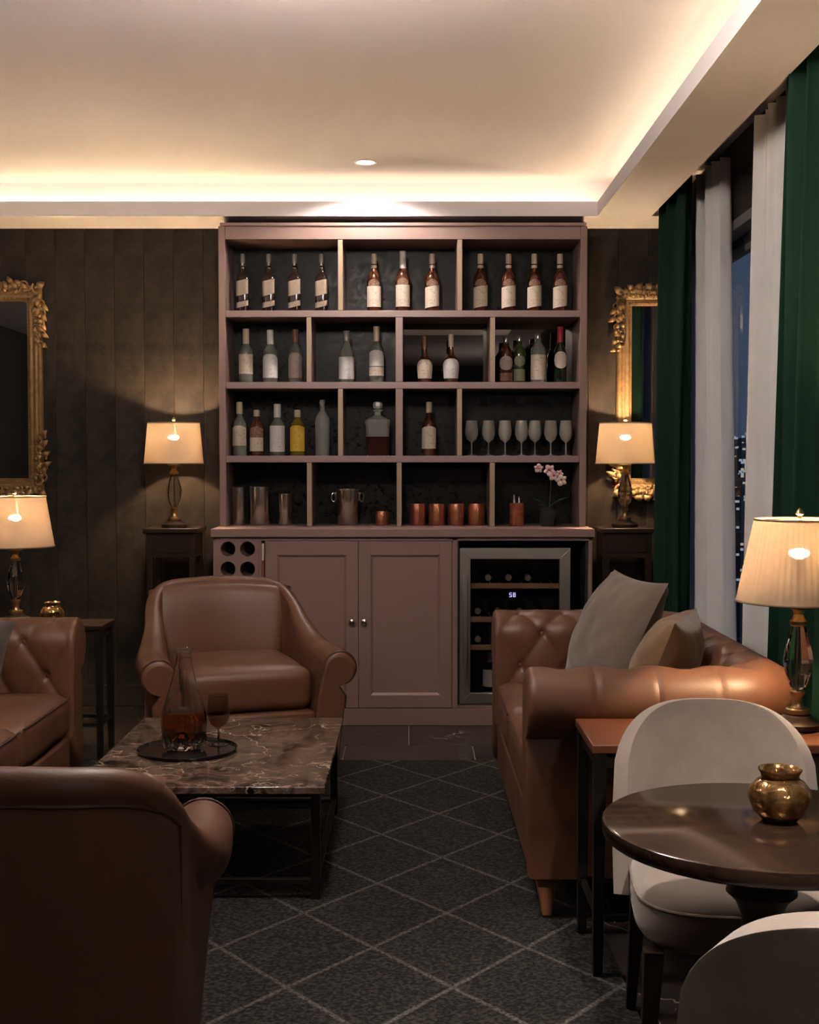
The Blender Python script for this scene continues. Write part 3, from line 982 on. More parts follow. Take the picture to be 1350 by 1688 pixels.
# ------------------------------------------------------------------ display shelf above
SF, SBK = 6.32, 6.62
sh = thing('display_shelf', 'tall mauve display shelf with staggered compartments standing on the worktop', 'shelf', (0, 0, 0))
SX0, SX1 = -0.942, 0.876
SZ0, SZ1 = 0.9556, 2.440
for xa, xb in ((SX0, SX0 + 0.033), (SX1 - 0.033, SX1)):
    bx('side_panel', xa, xb, SF, SBK + 0.02, SZ0, SZ1 - 0.004, M['cabinet'], sh, bevel=0.002)
bx('top_rail', SX0 + 0.0335, SX1 - 0.0335, SF + 0.002, SBK, 2.372, SZ1 - 0.004, M['cabinet'], sh, bevel=0.002)
bx('cap_board', SX0 + 0.01, SX1 - 0.004, SF - 0.008, SBK, SZ1 - 0.0035, SZ1 + 0.012, M['cabinet'], sh, bevel=0.001)
ZS = [2.0075, 1.655, 1.290]                               # middles of the three shelf boards
for z in ZS:
    bx('shelf_board', SX0 + 0.0335, SX1 - 0.0335, SF + 0.004, SBK, z - 0.0165, z + 0.0165, M['shelf_edge'], sh, bevel=0.002)
rows = [(2.024, 2.372, [-0.341, 0.248]), (1.6715, 1.991, [-0.497, -0.051, 0.411]),
        (1.3065, 1.6385, [-0.342, -0.051, 0.248]), (0.9556, 1.2735, [-0.497, -0.051, 0.411])]
IX0, IX1 = SX0 + 0.0335, SX1 - 0.0335
for ri, (z0, z1, ds) in enumerate(rows):
    edges = [IX0] + ds + [IX1]
    for di, d in enumerate(ds):
        wide = 0.018 if (ri in (1, 2) and abs(d + 0.051) < 0.01) else 0.0125
        dv = bx('divider', d - wide, d + wide, SF + 0.006, SBK - 0.001, z0 + 0.0005, z1 - 0.0005, M['cabinet'], sh, bevel=0.0015)
        e = bx('edge_trim', d - wide + 0.0015, d + wide - 0.0015, SF + 0.0035, SF + 0.0055, z0 + 0.001, z1 - 0.001, M['brass_edge'] if wide < 0.015 else M['shelf_edge'], dv)
    for ci in range(len(edges) - 1):
        glossy = ri == 1 and ci in (2, 3)
        p = bx('back_panel', edges[ci] + 0.001, edges[ci + 1] - 0.001, SBK + 0.001, SBK + 0.012, max(z0 - 0.01, 0.9565), z1 + 0.01, M['smoke'] if glossy else M['velvet'], sh)
        if glossy:
            p['label'] = 'smoked mirror back panel'
# (the panels keep clear of the boards in front)

# ------------------------------------------------------------------ bottles
def label_patch(prof_r, u0, u1, fbot, ftop, seg=14, sq=2.0, rot=0.0):
    """strip of paper wrapped round the front (-y) of a bottle of radius prof_r; u is the half angle in degrees"""
    b = MB()
    def P(u, v):
        a = R(-90 + u0 + (u1 - u0) * u)
        c, s = math.cos(a), math.sin(a)
        q = 1.0 / (abs(c) ** sq + abs(s) ** sq) ** (1.0 / sq) if sq != 2.0 else 1.0
        t = (u0 + (u1 - u0) * u) / max(abs(u0), abs(u1))
        z = fbot(t) + (ftop(t) - fbot(t)) * v
        r = (prof_r + 0.0007) * q
        return (r * c, r * s, z)
    b.grid(P, seg, 4)
    return b

SHAPES = {
    # (radius profile as fractions) : body, neck
    'square': lambda r, h: [(r * .97, 0), (r, .006), (r, h * .56), (r * .93, h * .615), (r * .42, h * .68), (r * .34, h * .72), (r * .32, h * .80), (r * .36, h * .81), (r * .36, h * .84)],
    'round': lambda r, h: [(r * .95, 0), (r, .006), (r, h * .55), (r * .94, h * .61), (r * .62, h * .685), (r * .40, h * .73), (r * .36, h * .80), (r * .40, h * .81), (r * .40, h * .83)],
    'slope': lambda r, h: [(r * .95, 0), (r, .006), (r, h * .52), (r * .92, h * .58), (r * .66, h * .68), (r * .42, h * .77), (r * .36, h * .83), (r * .38, h * .86)],
    'brandy': lambda r, h: [(r * .78, 0), (r * .84, .006), (r * .98, h * .28), (r, h * .38), (r * .90, h * .47), (r * .62, h * .545), (r * .36, h * .60), (r * .30, h * .70), (r * .30, h * .88)],
    'wine': lambda r, h: [(r * .95, 0), (r, .006), (r, h * .52), (r * .90, h * .60), (r * .52, h * .68), (r * .42, h * .74), (r * .40, h * .95)],
    'stubby': lambda r, h: [(r * .95, 0), (r, .006), (r, h * .62), (r * .90, h * .70), (r * .55, h * .78), (r * .42, h * .82), (r * .40, h * .88)],
}
def bottle(name, label, X, Y, Z, r, h, shape, glass, cap, labels=(), sq=2.0, cap_r=None, cap0=None, group=None, capkind='capsule', rz=0.0, cat='bottle'):
    t = thing(name, label, cat, (X, Y, Z), rz, group)
    pr = SHAPES[shape](r, h)
    MB().lathe(pr, 24, sq=sq).build('body', M[glass], t, smooth=35)
    rc = pr[-1][0] * 1.12 if cap_r is None else cap_r
    zc = h * cap0 if cap0 else pr[-1][1] - 0.012
    MB().lathe([(rc * .98, zc), (rc, zc + 0.002), (rc, h - 0.003), (rc * .85, h)], 18).build(capkind, M[cap], t, smooth=40)
    for L in labels:
        ang, z0, z1, mm, kind = L
        if kind == 'rect':
            fb, ft = (lambda q: z0 * h), (lambda q: z1 * h)
        elif kind == 'arch':
            fb, ft = (lambda q: z0 * h), (lambda q: (z1 - 0.055 * q * q) * h)
        elif kind == 'slant':
            fb, ft = (lambda q: (z0 + 0.025 * q) * h), (lambda q: (z1 + 0.025 * q) * h)
        elif kind == 'oval':
            fb, ft = (lambda q: ((z0 + z1) / 2 - (z1 - z0) / 2 * math.sqrt(max(0.0, 1 - q * q))) * h), (lambda q: ((z0 + z1) / 2 + (z1 - z0) / 2 * math.sqrt(max(0.0, 1 - q * q))) * h)
        elif kind == 'shield':
            fb, ft = (lambda q: z0 * h), (lambda q: (z1 - 0.10 * abs(q) ** 3) * h)
        rr = r
        if shape == 'brandy':
            b = MB()
            def P(u, v):
                q = -1 + 2 * u
                z = fb(q) + (ft(q) - fb(q)) * v
                for (ra, za), (rb, zb) in zip(pr, pr[1:]):
                    if za <= z <= zb:
                        rr2 = ra + (rb - ra) * (z - za) / (zb - za)
                        break
                a = R(-90 + ang * q)
                return ((rr2 + 0.001) * math.cos(a), (rr2 + 0.001) * math.sin(a), z)
            b.grid(P, 14, 14)
            b.build('label', M[mm], t, smooth=60)
        else:
            label_patch(rr, -ang, ang, fb, ft, sq=sq).build('label', M[mm], t, smooth=40)
    return t
def SX(px, d=6.47):
    return (px - 675) * d / 2100.0
YBOT = 6.46
g1 = 'dark bottles with slanted tan labels'
for px, pos in ((402, 'at the far left of the top shelf'), (445, 'second from the left on the top shelf'), (487, 'third from the left on the top shelf'), (531, 'on the top shelf, rightmost of its four')):
    bottle('spirit_bottle', 'dark square bottle with slanted tan label ' + pos, SX(px), YBOT, 2.0246, 0.0315, 0.298, 'square', 'g_dark', 'c_grey',
           [(52, .30, .55, 'l_tan', 'slant'), (52, .10, .19, 'l_tan', 'slant')], sq=5.0, cap_r=0.0125, cap0=.80, group=g1)
g2 = 'amber bottles with cream labels and crest'
for px, h, cap, lab in ((617, .298, 'c_cream', 'amber bottle with cream label, leftmost in the middle top compartment'),
                   (664, .312, 'c_white', 'amber bottle with tall pale capsule, middle of the top centre compartment'),
                   (712, .298, 'c_cream', 'amber bottle with cream label, rightmost in the middle top compartment'),
                   (791, .298, 'c_cream', 'amber bottle with cream label, first of four in the top right compartment'),
                   (837, .298, 'c_cream', 'amber bottle with cream label, second of four in the top right compartment'),
                   (879, .298, 'c_cream', 'amber bottle with cream label, third of four in the top right compartment'),
                   (921, .298, 'c_cream', 'amber bottle with cream label, last at the right end of the top shelf')):
    bottle('spirit_bottle', lab, SX(px), YBOT, 2.0246, 0.0365, h, 'round', 'g_amber', cap,
           [(72, .10, .45, 'l_cream', 'slant' if px > 700 else 'rect'), (48, .455, .565, 'l_arch', 'arch')], cap_r=0.0165 if px == 664 else 0.0145, cap0=.66 if px == 664 else .76, group=g2)
z2 = 1.6721
bottle('spirit_bottle', 'clear bottle with cream label and tan capsule, far left of the second shelf', SX(407), YBOT, z2, .0365, .275, 'round', 'g_clear', 'c_cream', [(72, .17, .53, 'l_cream', 'rect')], cap0=.72)
bottle('spirit_bottle', 'clear bottle with white arched label and white cap, second on the second shelf', SX(447), YBOT, z2, .0385, .270, 'round', 'g_clear', 'c_white', [(74, .10, .54, 'l_white', 'shield')], cap_r=.0175, cap0=.73)
bottle('spirit_bottle', 'clear bottle with dusty label and brown capsule, third on the second shelf', SX(488), YBOT, z2, .0355, .272, 'round', 'g_clear', 'c_brown', [(72, .10, .56, 'l_rose', 'shield')], cap0=.75)
bottle('spirit_bottle', 'clear bottle with large white label, alone left in the second shelf middle', SX(572), YBOT, z2, .0395, .265, 'slope', 'g_clear', 'c_grey', [(78, .08, .50, 'l_white', 'rect')], cap0=.80)
bottle('spirit_bottle', 'pale whisky bottle with two-part cream label, second shelf beside the wide divider', SX(621), YBOT, z2, .0375, .287, 'round', 'g_clear', 'c_cream', [(74, .30, .58, 'l_white', 'arch'), (74, .13, .285, 'l_cream', 'rect')], cap_r=.0155, cap0=.74)
bottle('brandy_bottle', 'round shouldered brandy bottle with cream label on the second shelf', SX(700), YBOT, z2, .0385, .240, 'brandy', 'g_amber', 'c_brown', [(80, .10, .50, 'l_cream', 'shield')], cap0=.72)
bottle('brandy_bottle', 'round shouldered brandy bottle with white label on the second shelf', SX(743), YBOT, z2, .0405, .248, 'brandy', 'g_amber', 'c_cream', [(80, .10, .50, 'l_white', 'shield')], cap0=.74)
bottle('liqueur_bottle', 'brown liqueur bottle with silver stopper and round dark label on the second shelf', SX(833), YBOT, z2, .0350, .235, 'stubby', 'g_amber', 'c_silver', [(66, .28, .58, 'l_rose', 'oval'), (60, .05, .22, 'l_arch', 'rect')], capkind='stopper', cap_r=.014, cap0=.86)
bottle('liqueur_bottle', 'olive green liqueur bottle with silver stopper on the second shelf', SX(856), YBOT + 0.03, z2, .0310, .245, 'stubby', 'g_green', 'c_silver', [(70, .06, .30, 'l_green', 'rect'), (60, .36, .58, 'l_green', 'oval')], capkind='stopper', cap_r=.012, cap0=.86)
bottle('spirit_bottle', 'clear square shouldered bottle with tall cream label on the second shelf', SX(886), YBOT, z2, .0390, .255, 'stubby', 'g_clear', 'c_silver', [(74, .07, .56, 'l_cream', 'rect')], cap_r=.014, cap0=.86, capkind='stopper')
bottle('wine_bottle', 'dark wine bottle with crimson capsule and oval cream label on the second shelf', SX(922), YBOT, z2, .0330, .285, 'wine', 'g_wine', 'c_red', [(68, .26, .56, 'l_cream', 'oval')], cap0=.72)
z3 = 1.3071
bottle('spirit_bottle', 'greenish clear bottle with cream label, far left of the third shelf', SX(396), YBOT, z3, .0360, .272, 'round', 'g_clear', 'c_cream', [(72, .19, .56, 'l_cream', 'arch')], cap0=.78)
bottle('spirit_bottle', 'short dark amber bottle with cream and red-brown label on the third shelf', SX(424), YBOT, z3, .0350, .232, 'stubby', 'g_amber', 'c_cream', [(72, .10, .40, 'l_cream', 'rect'), (72, .405, .63, 'l_arch', 'arch')], cap0=.86)
bottle('spirit_bottle', 'clear bottle with plain white label and white cap on the third shelf', SX(458), YBOT, z3, .0380, .262, 'round', 'g_clear', 'c_white', [(76, .08, .58, 'l_white', 'rect')], cap_r=.018, cap0=.74)
bottle('spirit_bottle', 'golden bottle with bright yellow label on the third shelf', SX(491), YBOT, z3, .0370, .232, 'stubby', 'g_gold', 'c_cream', [(76, .10, .66, 'l_yellow', 'arch')], cap_r=.0155, cap0=.84)
bottle('spirit_bottle', 'amber bottle with rounded cream label, alone in the third shelf compartment', SX(707), YBOT, z3, .0365, .272, 'round', 'g_amber', 'c_cream', [(74, .13, .55, 'l_cream', 'arch')], cap_r=.0155, cap0=.80)
# ribbed glass bottle with stopper
t = thing('glass_bottle', 'tall ribbed clear glass bottle with glass stopper on the third shelf', 'bottle', (SX(532), YBOT, z3))
b = MB()
prof = [(.034, 0), (.036, .006), (.038, .17), (.035, .19), (.022, .215), (.013, .228), (.012, .245), (.016, .25)]
seg = 48
vs, fs = [], []
for r_, z_ in prof:
    for k in range(seg):
        a = 2 * PI * k / seg
        rr = r_ * (1 - (0.05 if (k % 4 < 2 and .004 < z_ < .19) else 0))
        vs.append((rr * math.cos(a), rr * math.sin(a), z_))
for i in range(len(prof) - 1):
    for k in range(seg):
        fs.append((i * seg + k, i * seg + (k + 1) % seg, (i + 1) * seg + (k + 1) % seg, (i + 1) * seg + k))
fs.append(tuple(range(seg - 1, -1, -1)))
b.add(vs, fs)
b.build('body', M['g_grey'], t, smooth=30)
MB().lathe([(.009, .236), (.010, .25), (.015, .262), (.016, .274), (.012, .283), (.0005, .285)], 16).build('stopper', M['g_grey'], t, smooth=30)
# square whisky decanter
t = thing('whisky_decanter', 'square cut glass decanter half full of red-brown spirit on the third shelf', 'decanter', (SX(623), YBOT, z3))
MB().lathe([(.0592, .0965), (.061, .15), (.066, .17), (.062, .182), (.030, .198), (.017, .206), (.016, .222), (.024, .226), (.024, .232)], 28, sq=6.0).build('body', M['g_grey'], t, smooth=30)
MB().lathe([(.052, 0), (.056, .005), (.0592, .096)], 28, sq=6.0).build('spirit', M['red_spirit'], t, smooth=30)
# a ring of liquid seen through the glass needs the body transparent there: shell ends above
MB().lathe([(.012, .225), (.013, .234), (.024, .240), (.026, .252), (.024, .268), (.016, .273)], 8, rot=PI / 8).build('stopper', M['g_grey'], t, smooth=0)
# wine glasses
def goblet(name, label, X, Y, Z, r, h, m='glass', group=None, bowl=0.52, foot=0.85, proto=[None]):
    t = thing(name, label, 'glass', (X, Y, Z), 0, group)
    zb = h * (1 - bowl)
    out = [(r * foot, 0), (r * foot, .0015), (r * .25, .005), (.0035, .012), (.0035, zb - .006), (r * .25, zb), (r * .72, zb + h * .07), (r * .97, zb + h * .20), (r, zb + h * .30), (r * .82, h)]
    inn = [(r * .82 - .0012, h), (r - .0012, zb + h * .30), (r * .97 - .0012, zb + h * .20), (r * .72 - .001, zb + h * .073), (r * .2, zb + .004), (.0004, zb + .003)]
    MB().lathe(out[:5], 20, cap1=False).build('stem', M[m], t, smooth=60)
    MB().lathe(out[4:] + inn, 24, cap0=False).build('bowl', M[m], t, smooth=60)
    return t
M['stemware'] = mat('stemware_glass', (0.90, 0.86, 0.80), 0.22, trans=0.6, ior=1.42)
for i, (px, w_) in enumerate(((777, 'first'), (805, 'second'), (832, 'third'), (859, 'fourth'), (881, 'fifth'), (907, 'sixth'), (932, 'seventh and last'))):
    goblet('wine_glass', 'clear wine glass on the third shelf, %s from the left of the row' % w_, SX(px), YBOT, z3, .034, .178, 'stemware', 'wine glasses on the third shelf', bowl=.60)
# ---- worktop items
z4 = 0.9556
YW = 6.47
def tumbler(name, label, X, Y, r, h, m, cat, rim=True, taper=1.0):
    t = thing(name, label, cat, (X, Y, z4))
    MB().lathe([(r * .93, 0), (r * .97, .004), (r * taper, h), (r * taper - .002, h), (r * .95 - .002, .006), (.0005, .005)], 32, cap1=False).build('cup', M[m], t, smooth=50)
    if rim:
        b = MB()
        b.tube([(r * taper * math.cos(2 * PI * k / 28), r * taper * math.sin(2 * PI * k / 28), h) for k in range(28)], .0022, 6, closed=True)
        b.build('rim', M[m], t)
    return t
tumbler('steel_tumbler', 'tall polished steel tumbler at the left end of the worktop', SX(393), YW, .034, .192, 'chrome', 'tumbler')
tumbler('steel_mixing_cup', 'wide polished steel mixing cup, second on the worktop', SX(428), YW, .053, .196, 'chrome', 'cup')
tumbler('copper_tumbler', 'slim copper tinted steel tumbler left of the first divider on the worktop', SX(470), YW, .035, .158, 'chrome', 'tumbler', taper=1.06)
ib = thing('ice_bucket', 'polished steel ice bucket with two ring handles on the worktop', 'bucket', (SX(573), YW, z4))
MB().lathe([(.048, 0), (.052, .004), (.060, .175), (.064, .178), (.064, .183), (.058, .183), (.05, .01), (.0005, .008)], 36, cap1=False).build('bucket', M['chrome'], ib, smooth=50)
for s in (-1, 1):
    MB().box(s * .060 - .004, s * .060 + .004, -.006, .006, .158, .168).build('lug', M['chrome'], ib, smooth=0, bevel=.001)
    MB().tube([(s * (.071 + .011 * math.cos(a)), 0, .142 + .022 * math.sin(a)) for a in [2 * PI * k / 20 for k in range(20)]], .0028, 6, closed=True).build('handle', M['chrome'], ib)
def mug(name, label, X, r, h, group=None, handle=True, m='copper'):
    t = thing(name, label, 'mug', (X, YW, z4), 0, group)
    MB().lathe([(r * .90, 0), (r, .006), (r, h * .85), (r * .96, h), (r * .96 - .002, h), (r - .003, .01), (.0005, .008)], 28, cap1=False).build('cup', M[m], t, smooth=50)
    if handle:
        MB().tube([(.1 * r, -r * .97, h * .8), (.15 * r, -r * 1.35, h * .82), (.18 * r, -r * 1.55, h * .5), (.15 * r, -r * 1.3, h * .22), (.1 * r, -r * .97, h * .24)], .004, 6).build('handle', M[m], t)
    return t
mug('copper_jug', 'small low copper cup right of the ice bucket on the worktop', SX(630), .034, .070)
for px, w_ in ((688, 'first'), (720, 'second'), (752, 'third'), (785, 'fourth')):
    mug('copper_mug', 'hammered copper mug on the worktop, %s of a row of four' % w_, SX(px), .042, .108, 'copper mugs on the worktop')
# red copper caddy with pouring spouts
t = thing('bitters_caddy', 'red copper canister holding bottle pourers beside the orchid', 'canister', (SX(852), YW, z4))
MB().lathe([(.036, 0), (.038, .004), (.038, .112), (.035, .113), (.035, .02), (.0005, .018)], 24, sq=4.0, cap1=False).build('canister', M['copper_red'], t, smooth=40)
for dx, dy, hh in ((-.014, 0, .155), (.012, .006, .145)):
    MB().lathe([(.008, .02), (.008, hh - .03), (.004, hh - .012), (.003, hh)], 10, cx=dx, cy=dy).build('pourer', M['c_silver'], t)
# orchid
t = thing('potted_orchid', 'pale pink orchid with dark leaves in a black pot on the worktop', 'plant', (SX(900), YW - 0.12, z4))
MB().lathe([(.036, 0), (.040, .004), (.050, .082), (.053, .084), (.053, .094), (.047, .094), (.044, .08), (.0005, .078)], 28, cap1=False).build('pot', M['pot'], t, smooth=40)
MB().lathe([(.0005, .088), (.044, .084)], 20, cap0=False, cap1=False).build('bark', M['soil'], t)
def leaf(dirx, diry, L, lift, droop, wid):
    b = MB()
    def P(u, v):
        q = u
        ww = wid * math.sin(PI * min(1, q * .92 + .08)) ** .7
        s = (v - .5) * 2
        px_, py_ = -diry, dirx
        zz = .086 + lift * q - droop * q * q + .006 * abs(s) * (1 - q)
        return (dirx * L * q + px_ * ww * s, diry * L * q + py_ * ww * s, zz)
    b.grid(P, 10, 4)
    o = b.build('leaf', M['leaf'], t, smooth=60)
    sm = o.modifiers.new('thick', 'SOLIDIFY')
    sm.thickness = .002
leaf(-.93, -.3, .095, .095, .04, .017)
leaf(.95, -.25, .100, .105, .045, .018)
leaf(-.6, .7, .08, .05, .03, .016)
leaf(.3, -.9, .06, .02, .02, .016)
st = [(0.004, .01, .085), (.010, .01, .16), (.012, .005, .22), (.002, 0, .262), (-.02, -.005, .284), (-.045, -.008, .290)]
MB().tube(st, .0022, 6).build('stem', M['stem'], t)
MB().tube([(.012, .005, .22), (.03, 0, .262), (.055, -.006, .257), (.075, -.010, .232)], .0018, 6).build('stem', M['stem'], t)
def flower(cx, cy, cz, s, rot, m):
    b = MB()
    for k in range(5):
        a = rot + 2 * PI * k / 5
        wd = .62 if k % 2 else .46
        def P(u, v, a=a, wd=wd):
            q = u
            ww = s * wd * math.sin(PI * (q * .86 + .07)) ** .8
            sv = (v - .5) * 2
            rx, rz = math.cos(a), math.sin(a)
            return (cx + rx * s * q - rz * ww * sv * .8, cy - .012 * math.sin(PI * q * .8) - .006 * (1 - abs(sv)), cz + rz * s * q + rx * ww * sv * .8)
        b.grid(P, 6, 4)
    f = b.build('flower', M[m], t, smooth=60)
    MB().lathe([(.0005, -.004), (.004, -.003), (.006, .002), (.003, .007), (.0005, .008)], 8, cx=cx, cy=cy - .014).build('lip', M['petal_core'], f).location = (0, 0, cz)
flower(-.052, -.012, .289, .024, .3, 'petal')
flower(.002, -.016, .279, .030, .9, 'petal')
flower(.022, -.018, .252, .026, .2, 'petal')
flower(.060, -.016, .230, .030, .6, 'petal_cream')
flower(.052, -.010, .262, .020, 1.2, 'petal')

# bottles lying in the wine fridge
def fridge_bottle(label, X, Z, m='g_wine'):
    t = thing('wine_bottle', label, 'bottle', (X, CF + 0.08, Z), 0, 'wine bottles lying in the fridge')
    t.rotation_euler = (R(-90), 0, 0)
    MB().lathe([(.012, 0), (.0145, .002), (.0145, .05), (.0155, .09), (.036, .15), (.038, .165), (.038, .29), (.034, .297)], 20).build('body', M[m], t, smooth=35)
    MB().lathe([(.0148, -.001), (.0152, .004), (.0152, .04)], 14).build('capsule', M['c_grey'], t)
for zi, (zf, xs) in enumerate(((.673, (.384, .484, .578)), (.509, (.334, .434, .54)), (.372, (.334, .45)))):
    nm = ('upper', 'middle', 'lower')[zi]
    for xi, xx in enumerate(xs):
        fridge_bottle('dark wine bottle lying on the %s fridge shelf, %s from the left' % (nm, ('first', 'second', 'third')[xi]), xx, zf + .0375)
bottle('wine_bottle', 'dark wine bottle with white label standing at the fridge bottom', .40, CF + .16, .1318, .037, .20, 'round', 'g_wine', 'c_grey', [(80, .18, .60, 'l_white', 'rect')])

# ================================================================== MIRRORS
def mirror(name, label, x0, x1, z0, z1, fw=0.092):
    t = thing(name, label, 'mirror', ((x0 + x1) / 2, YB - 0.004, (z0 + z1) / 2))
    hw, hh = (x1 - x0) / 2, (z1 - z0) / 2
    # moulded frame: profile swept round the rectangle with mitred corners (offset inwards, depth towards the room)
    prof = [(0.012, 0.0), (0.012, 0.020), (0.022, 0.030), (0.034, 0.026), (0.042, 0.034), (0.054, 0.030), (0.060, 0.018), (0.070, 0.022), (0.078, 0.020), (0.084, 0.010), (fw, 0.006), (fw, 0.0)]
    b = MB()
    n = len(prof)
    cs = [(-1, -1), (1, -1), (1, 1), (-1, 1)]
    vs = []
    for sx, sz in cs:
        for o_, dpt in prof:
            vs.append((sx * (hw - o_), -dpt, sz * (hh - o_)))
    fs = []
    for c in range(4):
        c2 = (c + 1) % 4
        for i in range(n - 1):
            fs.append((c * n + i, c2 * n + i, c2 * n + i + 1, c * n + i + 1))
    b.add(vs, fs)
    b.build('frame', M['gilt'], t, smooth=50)
    bx('mirror_glass', -(hw - fw + .004), hw - fw + .004, -.006, -.001, -(hh - fw + .004), hh - fw + .004, M['mirror'], t)
    # beading on the inner edge
    b = MB()
    step = .016
    iw, ih = hw - .076, hh - .076
    pts = [(-iw + k * step, s * ih) for k in range(int(2 * iw / step) + 1) for s in (-1, 1)] + [(s * iw, -ih + k * step) for k in range(int(2 * ih / step) + 1) for s in (-1, 1)]
    for px_, pz_ in pts:
        o = len(b.v)
        r_ = .006
        b.add([(px_ + r_, -.020, pz_), (px_, -.020, pz_ + r_), (px_ - r_, -.020, pz_), (px_, -.020, pz_ - r_), (px_, -.028, pz_)], [(0, 1, 4), (1, 2, 4), (2, 3, 4), (3, 0, 4)])
    o = b.build('beading', M['gilt'], t, smooth=0)
    o['kind'] = 'stuff'
    # carved corner foliage: scrolls and leaves
    rr = random.Random(4)
    for sx in (-1, 1):
        for sz in (-1, 1):
            b = MB()
            X0, Z0 = sx * (hw - .030), sz * (hh - .030)
            def scroll(cx, cz, r0, turns, ph, hand, th):
                pts, tp = [], []
                N = 22
                for i in range(N):
                    q = i / (N - 1)
                    a = ph + hand * turns * 2 * PI * q
                    r_ = r0 * (1 - .82 * q)
                    pts.append((cx + r_ * math.cos(a), -.034 - .012 * q, cz + r_ * math.sin(a)))
                    tp.append(1.0 - .3 * q)
                b.tube(pts, th, 7, taper=tp)
            def lf(cx, cz, a, L, wd):
                def P(u, v):
                    s = (v - .5) * 2
                    ww = wd * math.sin(PI * (.12 + .88 * u)) ** .8
                    return (cx + math.cos(a) * L * u - math.sin(a) * ww * s, -.030 - .018 * math.sin(PI * u) - .006 * (1 - s * s), cz + math.sin(a) * L * u + math.cos(a) * ww * s)
                b.grid(P, 6, 4)
                b.grid(lambda u, v: (P(u, v)[0], P(u, v)[1] + .008, P(u, v)[2]), 6, 4, flip=True)
            scroll(X0, Z0, .030, 1.1, rr.uniform(0, 6), 1, .0065)
            ext = min(.36, hw * .9)
            for ax, az, Lm in ((-sx, 0, min(.34, 1.5 * hw)), (0, -sz, .30)):
                kx = 0
                dd = .045
                while dd < Lm:
                    j = .012 * (1 if kx % 2 else -1)
                    cx = X0 + ax * dd + (abs(az) * sx * (j + .008))
                    cz = Z0 + az * dd + (abs(ax) * sz * (j + .008))
                    sc = 1.0 - .55 * dd / Lm
                    scroll(cx, cz, .024 * sc + .005, 1.0, rr.uniform(0, 6.28), 1 if kx % 2 else -1, .0058)
                    lf(cx, cz, math.atan2(az + abs(ax) * sz * .8, ax + abs(az) * sx * .8) + rr.uniform(-.5, .5), .050 * sc + .014, .013)
                    lf(cx, cz, math.atan2(az - abs(ax) * sz * .6, ax - abs(az) * sx * .6) + rr.uniform(-.4, .4), .034 * sc + .010, .010)
                    dd += .026
                    kx += 1
            lf(X0, Z0, math.atan2(sz, sx), .05, .018)
            b.build('carved_corner', M['gilt'], t, smooth=50)
    return t
mirror('gilt_mirror', 'large gilt carved mirror at the left picture edge above the lamp', -2.66, -1.892, 1.10, 2.20)
mirror('gilt_mirror', 'gilt carved mirror half hidden by the green drape right of the shelf', 1.062, 1.412, 1.10, 2.175)

